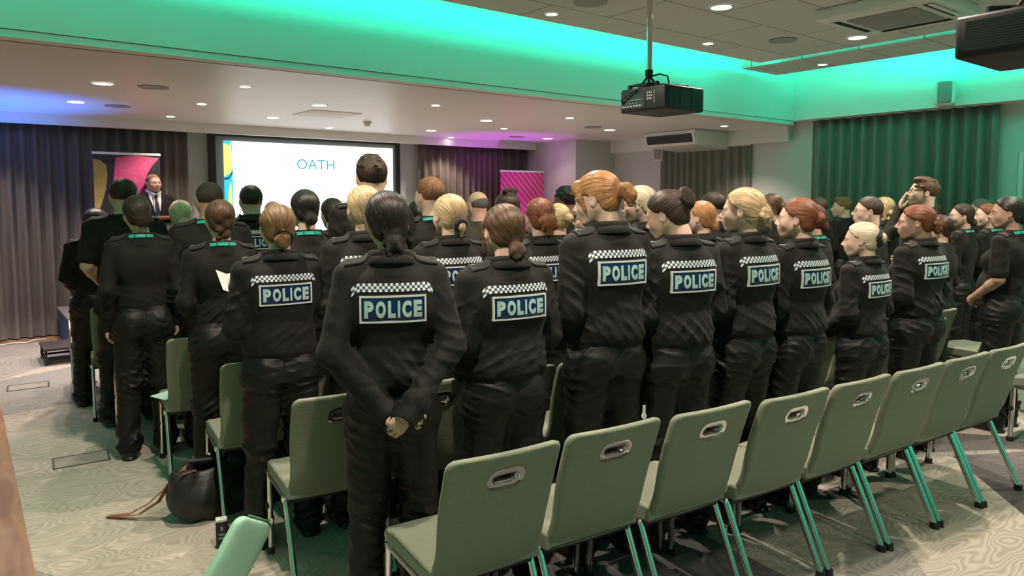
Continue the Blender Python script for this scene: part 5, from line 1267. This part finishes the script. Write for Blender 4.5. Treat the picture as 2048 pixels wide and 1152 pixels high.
P(3.330, 4.800, 1.710, 88, 'balding man in olive suit jacket below the curtain', sex='m', kind='suit', hair='bald', hc='grey', skin='rosy', pose='down', lod=1, seed=71)
P(4.220, 4.720, 1.750, 90, 'man with curly black hair behind the tall ginger woman', sex='m', kind='shirt', hair='curly', hc='black', skin='brown', pose='front', turn=25, lod=1, seed=73)
P(7.600, 4.300, 1.660, 90, 'man with short reddish-brown hair before the green curtain edge', sex='m', kind='shirt', hair='short', hc='brown', pose='front', turn=15, lod=2, seed=75)
P(8.120, 4.300, 1.660, 92, 'man with sandy quiff before the green curtain', sex='m', kind='shirt', hair='quiff', hc='gingershort', pose='front', turn=30, lod=2, seed=75)
P(0.954, 5.887, 1.791, 90, 'man with short dark hair in short-sleeved black shirt, in front of the mustard banner', sex='m', kind='tee', hair='short', hc='darkbrown', skin='light', pose='front', lod=1, seed=77, wf=1.05)
P(1.336, 5.887, 1.635, 90, 'pale blonde woman with low bun just below the lectern', kind='shirt', hair='low', hc='platinum', pose='front', lod=1, seed=61, lany=True)
P(2.300, 6.620, 1.620, 90, 'greyish short-haired person behind the claw-clip woman', sex='m', kind='shirt', hair='short', hc='grey', pose='front', lod=2, seed=75)
P(0.860, 6.600, 1.569, 92, 'dark-haired person at the far left end of the crowd, arm akimbo in black sleeves', kind='shirt', hair='low', hc='black', pose='front', lod=1, seed=79, wf=1.15)
P(6.720, 6.080, 1.600, 118, 'far dark-haired woman in profile, left of the two tiny heads by the column', kind='shirt', hair='low', hc='black', skin='rosy', pose='front', turn=25, lod=2, seed=61)
P(7.100, 6.000, 1.600, 112, 'far dark-haired woman in profile, right of the two tiny heads by the column', kind='shirt', hair='low', hc='darkbrown', pose='front', turn=28, lod=2, seed=61)
# speaker on the stage
sp, _, _ = P(1.88, 9.60, 1.945, -82, 'man in dark suit, white shirt and navy tie speaking at the lectern', sex='m', kind='suit', hair='crop', hc='gingershort', skin='rosy', pose='lectern', turn=6, nod=-2, lod=0, seed=81, wf=1.10, z=.375)
SVF = None
bm = bmesh.new(); vs = [(-.045, .125, 1.13), (.045, .125, 1.13), (.075, .078, 1.425), (.030, .075, 1.475), (-.030, .075, 1.475), (-.075, .078, 1.425)]
bv = CACHE[('j', 'suit', 'm', 'lectern', .0075, 81, 0)][2]
def sfr(x, z, off):
    h_ = bv.ray_cast(Vector((x, 1, z)), Vector((0, -1, 0)), 2); return (x, (h_[0].y if h_[0] else .08)+off, z)
g = [[bm.verts.new(sfr((u-.5)*2*(.012+.062*(j/10)), 1.10+.345*j/10, .004)) for u in [i/6 for i in range(7)]] for j in range(11)]
for j in range(10):
    for i in range(6): bm.faces.new((g[j][i], g[j][i+1], g[j+1][i+1], g[j+1][i]))
frombm('shirt_front', bm, whitecloth, sp, True)
bm = bmesh.new(); g = [[bm.verts.new(sfr((u-.5)*2*w_, 1.12+.30*j/10, .009)) for u in (0, .5, 1)] for j, w_ in enumerate([.028, .03, .03, .028, .026, .024, .022, .019, .017, .015, .020])]
for j in range(10):
    for i in range(2): bm.faces.new((g[j][i], g[j][i+1], g[j+1][i+1], g[j+1][i]))
frombm('tie', bm, tiem, sp, True)
hm = [o for o in D.objects if o.name.startswith('person') and 'cheek' in o.get('label', '')][0]
bm = bmesh.new(); tube(bm, [(-.064, .152, 1.415), (-.060, .151, 1.428)], .029, n=20); frombm('wristwatch', bm, blackp, hm, True, 40)
bm = bmesh.new(); tube(bm, [(-.096, .150, 1.420), (-.090, .156, 1.419)], .016, n=16); frombm('watch_face', bm, whitep, hm, True, 40)
bm = bmesh.new()
for s in (-1, 1): tube(bm, [(s*.070, -.03, 1.485), (s*.066, .035, 1.462), (s*.012, .088, 1.425)], [.012, .014, .012], n=8, sy=1.6)
frombm('shirt_collar', bm, whitecloth, sp, True)

# ------------------------------------------------------------------ things on the floor and on the chairs
def slab(bm, w, h, t, r, M, n=6, bulge=0.0, mi=0):
    """rounded rectangular pad w x h, thickness t, soft edges"""
    out = []
    for cx, cy, a0 in ((w/2-r, h/2-r, 0), (-w/2+r, h/2-r, pi/2), (-w/2+r, -h/2+r, pi), (w/2-r, -h/2+r, 1.5*pi)):
        for i in range(n+1): a = a0+pi/2*i/n; out.append((cx+r*cos(a), cy+r*sin(a)))
    prof = [(1.0, 0), (.995, .35), (.975, .75), (.94, .95), (.86, 1.0+bulge*.4), (.6, 1.0+bulge*.8), (.3, 1+bulge), (0.02, 1+bulge)]
    N = len(out); sheets = []
    for s in (1, -1):
        rings = [[bm.verts.new(M @ Vector((x*k if k > .9 else x*k, y*k, s*t/2*z))) for x, y in out] for k, z in prof]; sheets.append(rings)
        for i in range(len(rings)-1):
            for k in range(N): bm.faces.new((rings[i][k], rings[i][(k+1) % N], rings[i+1][(k+1) % N], rings[i+1][k])).material_index = mi
        bm.faces.new(rings[-1]).material_index = mi
    bmesh.ops.remove_doubles(bm, verts=sheets[0][0]+sheets[1][0], dist=1e-5)
mint = mat('mint_neoprene', (.42, .72, .56), .75, bump=(120, .15), var=(5, .05))
Mp = Matrix.Translation((0, 0, .186)) @ Matrix.Rotation(radians(20), 4, 'Z') @ Matrix.Rotation(radians(98), 4, 'X') @ Matrix.Rotation(radians(-33), 4, 'Z')
pouch = empty('laptop_sleeve', (.838, 2.945, 0), 0, 'mint green zipped sleeve leaning against the front leg of the second-row end chair', 'sleeve')
bm = bmesh.new(); slab(bm, .205, .32, .038, .045, Mp, bulge=.35); frombm('sleeve_body', bm, mint, pouch, True)
bm = bmesh.new(); pts = [Mp @ Vector((.108, -.10, .0)), Mp @ Vector((.109, .05, .0)), Mp @ Vector((.107, .125, 0)), Mp @ Vector((.096, .152, 0)), Mp @ Vector((.07, .166, 0)), Mp @ Vector((-.05, .1665, 0))]
tube(bm, pts, .0045, n=8); frombm('zip', bm, mat('dark_green_zip', (.10, .22, .17), .5), pouch, True)
bm = bmesh.new(); tube(bm, [Mp @ Vector((.07, .166, 0)), Mp @ Vector((.075, .18, .012)), Mp @ Vector((.07, .165, .03))], .004, n=8); frombm('zip_pull', bm, steel, pouch, True)
bm = bmesh.new(); box(bm, .086, .110, -.02, -.014, -.0205, .0205, M=Mp); frombm('seam_tape', bm, mat('pale_mint_tape', (.6, .85, .72), .6), pouch)

can = empty('drink_carton', (.925, 3.47, 0), radians(-12), 'small black drink carton with a white top standing on the carpet beside a chair leg', 'carton')
bm = bmesh.new(); box(bm, -.026, .026, -.020, .020, 0, .128, .007, 4); frombm('carton_body', bm, blackp, can, True, 40)
bm = bmesh.new(); box(bm, -.0255, .0255, -.0195, .0195, .126, .140, .004, 2); box(bm, -.008, .008, -.004, .004, .140, .146, .002, 1); frombm('carton_top', bm, whitep, can, True, 40)
bm = bmesh.new(); box(bm, -.028, -.0262, -.016, .012, .02, .125, 0); frombm('carton_side', bm, whitep, can)
bm = bmesh.new()
for a, z in ((.9, .098), (-.9, .098), (.2, .088)): box(bm, -.007, .007, -.0212, -.0204, -.0014, .0014, M=Matrix.Translation((0, 0, z)) @ Matrix.Rotation(a, 4, 'Y'))
for z, w_ in ((.070, .015), (.064, .011), (.052, .015), (.046, .013)): box(bm, -w_, w_, -.0212, -.0204, z-.0012, z+.0012)
frombm('carton_print', bm, mat('pale_carton_print', (.55, .6, .58), .5), can)

# slouchy bag with brown strap, bottle and umbrella inside
bag = empty('handbag', (1.02, 3.90, 0), radians(8), 'slouchy open black bag with a long tan strap under the third-row end chair', 'bag')
B = SDF(); B.ell((0, 0, .12), (.235, .13, .115), .05); B.loft([(.01, .20, .11, 0), (.12, .23, .125, 0), (.22, .22, .11, 0), (.27, .20, .09, 0)], 2.6, .05)
B.cone((-.2, 0, .23), (.14, 0, .25), .035, .03, .05); B.ell((.12, .0, .27), (.08, .07, .05), .04)
B.ell((-.03, -.0, .285), (.17, .055, .055), .012, 's')
V, F = B.mesh(.007, folds(4, .012, 30, lambda X, Y, Z: 1.0+0*X)); link(D.objects.new('bag_body', mkmesh('bag_body', V, F, [mat('black_bag_leather', (.012, .012, .012), .45, bump=(60, .3))])), bag)
tan = mat('tan_leather_strap', (.34, .13, .07), .5, bump=(60, .3), var=(12, .25))
def ribbon(name, pts, w, t, m, parent, up=Vector((0, 0, 1))):
    bm = bmesh.new(); P_ = [Vector(p) for p in pts]; prev = None
    for i, p in enumerate(P_):
        d = (P_[min(i+1, len(P_)-1)]-P_[max(0, i-1)]).normalized(); s = d.cross(up).normalized(); n = s.cross(d)
        r = [bm.verts.new(p+s*w+n*t), bm.verts.new(p-s*w+n*t), bm.verts.new(p-s*w-n*t), bm.verts.new(p+s*w-n*t)]
        if prev:
            for k in range(4): bm.faces.new((prev[k], prev[(k+1) % 4], r[(k+1) % 4], r[k]))
        else: bm.faces.new(r)
        prev = r
    bm.faces.new(prev[::-1]); return frombm(name, bm, m, parent, True, 40)
ribbon('strap', [(-.16, -.01, .275), (-.20, .03, .24), (-.235, .08, .16), (-.29, .15, .08), (-.36, .22, .025), (-.43, .30, .012), (-.435, .315, .008)], .013, .002, tan, bag)
ribbon('strap', [(-.435, .31, .006), (-.40, .26, .006), (-.33, .17, .03), (-.26, .09, .10), (-.22, .04, .2), (-.17, -.02, .27)], .012, .002, tan, bag, Vector((.3, .1, 1)))
ribbon('strap', [(.10, -.05, .29), (.16, -.08, .25), (.20, -.07, .17), (.215, -.04, .10)], .012, .002, tan, bag)
ribbon('bag_trim', [(-.215, -.03, .225), (-.19, -.055, .262), (-.13, -.07, .272)], .012, .002, mat('red_brown_trim', (.16, .05, .045), .6), bag)
um = tubeo('umbrella', [(-.14, .0, .30), (-.02, -.02, .285), (.07, -.02, .27)], [.013, .016, .013], blackp, None, n=16); um.location = (1.02, 3.90, 0); um.rotation_euler = (0, 0, radians(8)); tag(um, 'folded black umbrella sticking out of the slouchy black bag', 'umbrella')
bt = empty('drinks_bottle', (1.02, 3.90, 0), radians(8), 'glossy black bottle with a silver band inside the slouchy black bag', 'bottle')
tubeo('bottle_body', [(-.10, .035, .29), (.04, .03, .285)], .024, mat('gloss_black', (.01, .01, .01), .1, bump=(5, .05)), bt, n=20); tubeo('bottle_band', [(-.04, .034, .288), (-.02, .033, .2875)], .0246, steel, bt, n=20)
# black tote beside it
tote = empty('tote_bag', (1.42, 3.86, 0), radians(-6), 'square black tote bag with a pink luggage tag under the third-row chairs', 'bag')
B = SDF(); B.loft([(.01, .185, .085, 0), (.15, .195, .08, 0), (.33, .185, .05, 0), (.36, .18, .035, 0)], 3.5, .03)
V, F = B.mesh(.009, folds(8, .008, 22, lambda X, Y, Z: 1.0+0*X)); link(D.objects.new('tote_body', mkmesh('tote_body', V, F, [mat('black_canvas', (.011, .011, .011), .85, bump=(80, .4))])), tote)
boxo('luggage_tag', -.145, -.120, -.098, -.094, .265, .325, mat('pink_tag', (.72, .42, .38), .6), tote, bev=.001)
for s in (-1, 1): ribbon('tote_handle', [(-.08, s*.03, .35), (-.06, s*.035, .385), (0, s*.04, .395), (.06, s*.035, .385), (.08, s*.03, .35)], .012, .002, blackp, tote)

paper = mat('white_paper', (.80, .79, .74), .7, bump=(30, .1))
def booklet(loc, rot, w, h, label, m=paper, op=.35):
    r = empty('booklet', loc, 0, label, 'booklet'); r.rotation_euler = rot
    for i, s in enumerate((-1, 1)):
        bm = bmesh.new(); box(bm, 0 if s > 0 else -w, w if s > 0 else 0, -h/2, h/2, -.0008, .0008, M=Matrix.Rotation(-s*op, 4, 'Y')); frombm('page', bm, m, r)
    return r
booklet((1.00, 4.70, .462), (0, 0, radians(20)), .11, .16, 'pale open booklet lying on the seat of the fourth-row aisle chair', mat('pale_teal_paper', (.62, .78, .72), .6), -.06)
booklet((.985, 3.44, 1.255), (radians(52), radians(8), radians(20)), .075, .11, 'white folded order-of-service booklet held up by the woman with the claw clip')
t = empty('paper_wristband', (1.955, 1.755, .845), radians(-8), 'white paper wristband standing on top of the second empty chair', 'wristband')
bm = bmesh.new(); box(bm, -.006, .006, -.001, .001, .006, .052, 0); frombm('paper_strip', bm, paper, t)
bm = bmesh.new(); tube(bm, [(0, -.002, .012), (0, .002, .012)], .011, n=16); frombm('paper_tab', bm, whitep, t, True, 40)
t = empty('small_box', (6.42, 2.50, .448), radians(15), 'small white box with round holes on a seat beyond the aisle', 'box')
boxo('box_body', -.05, .03, -.03, .03, 0, .045, whitep, t, bev=.004)
bm = bmesh.new()
for i in range(2):
    for j in range(3): tube(bm, [(-.012+.02*i, -.0302, .010+.013*j), (-.012+.02*i, -.0285, .010+.013*j)], .005, n=10)
frombm('box_holes', bm, blackp, t)
cb = tubeo('floor_cable', [(.30, 9.80, .012), (.42, 9.86, .012), (.55, 9.80, .012), (.62, 9.86, .02), (.75, 9.93, .012)], .009, whitep); tag(cb, 'short white cable lying on the wooden strip below the left curtain', 'cable')
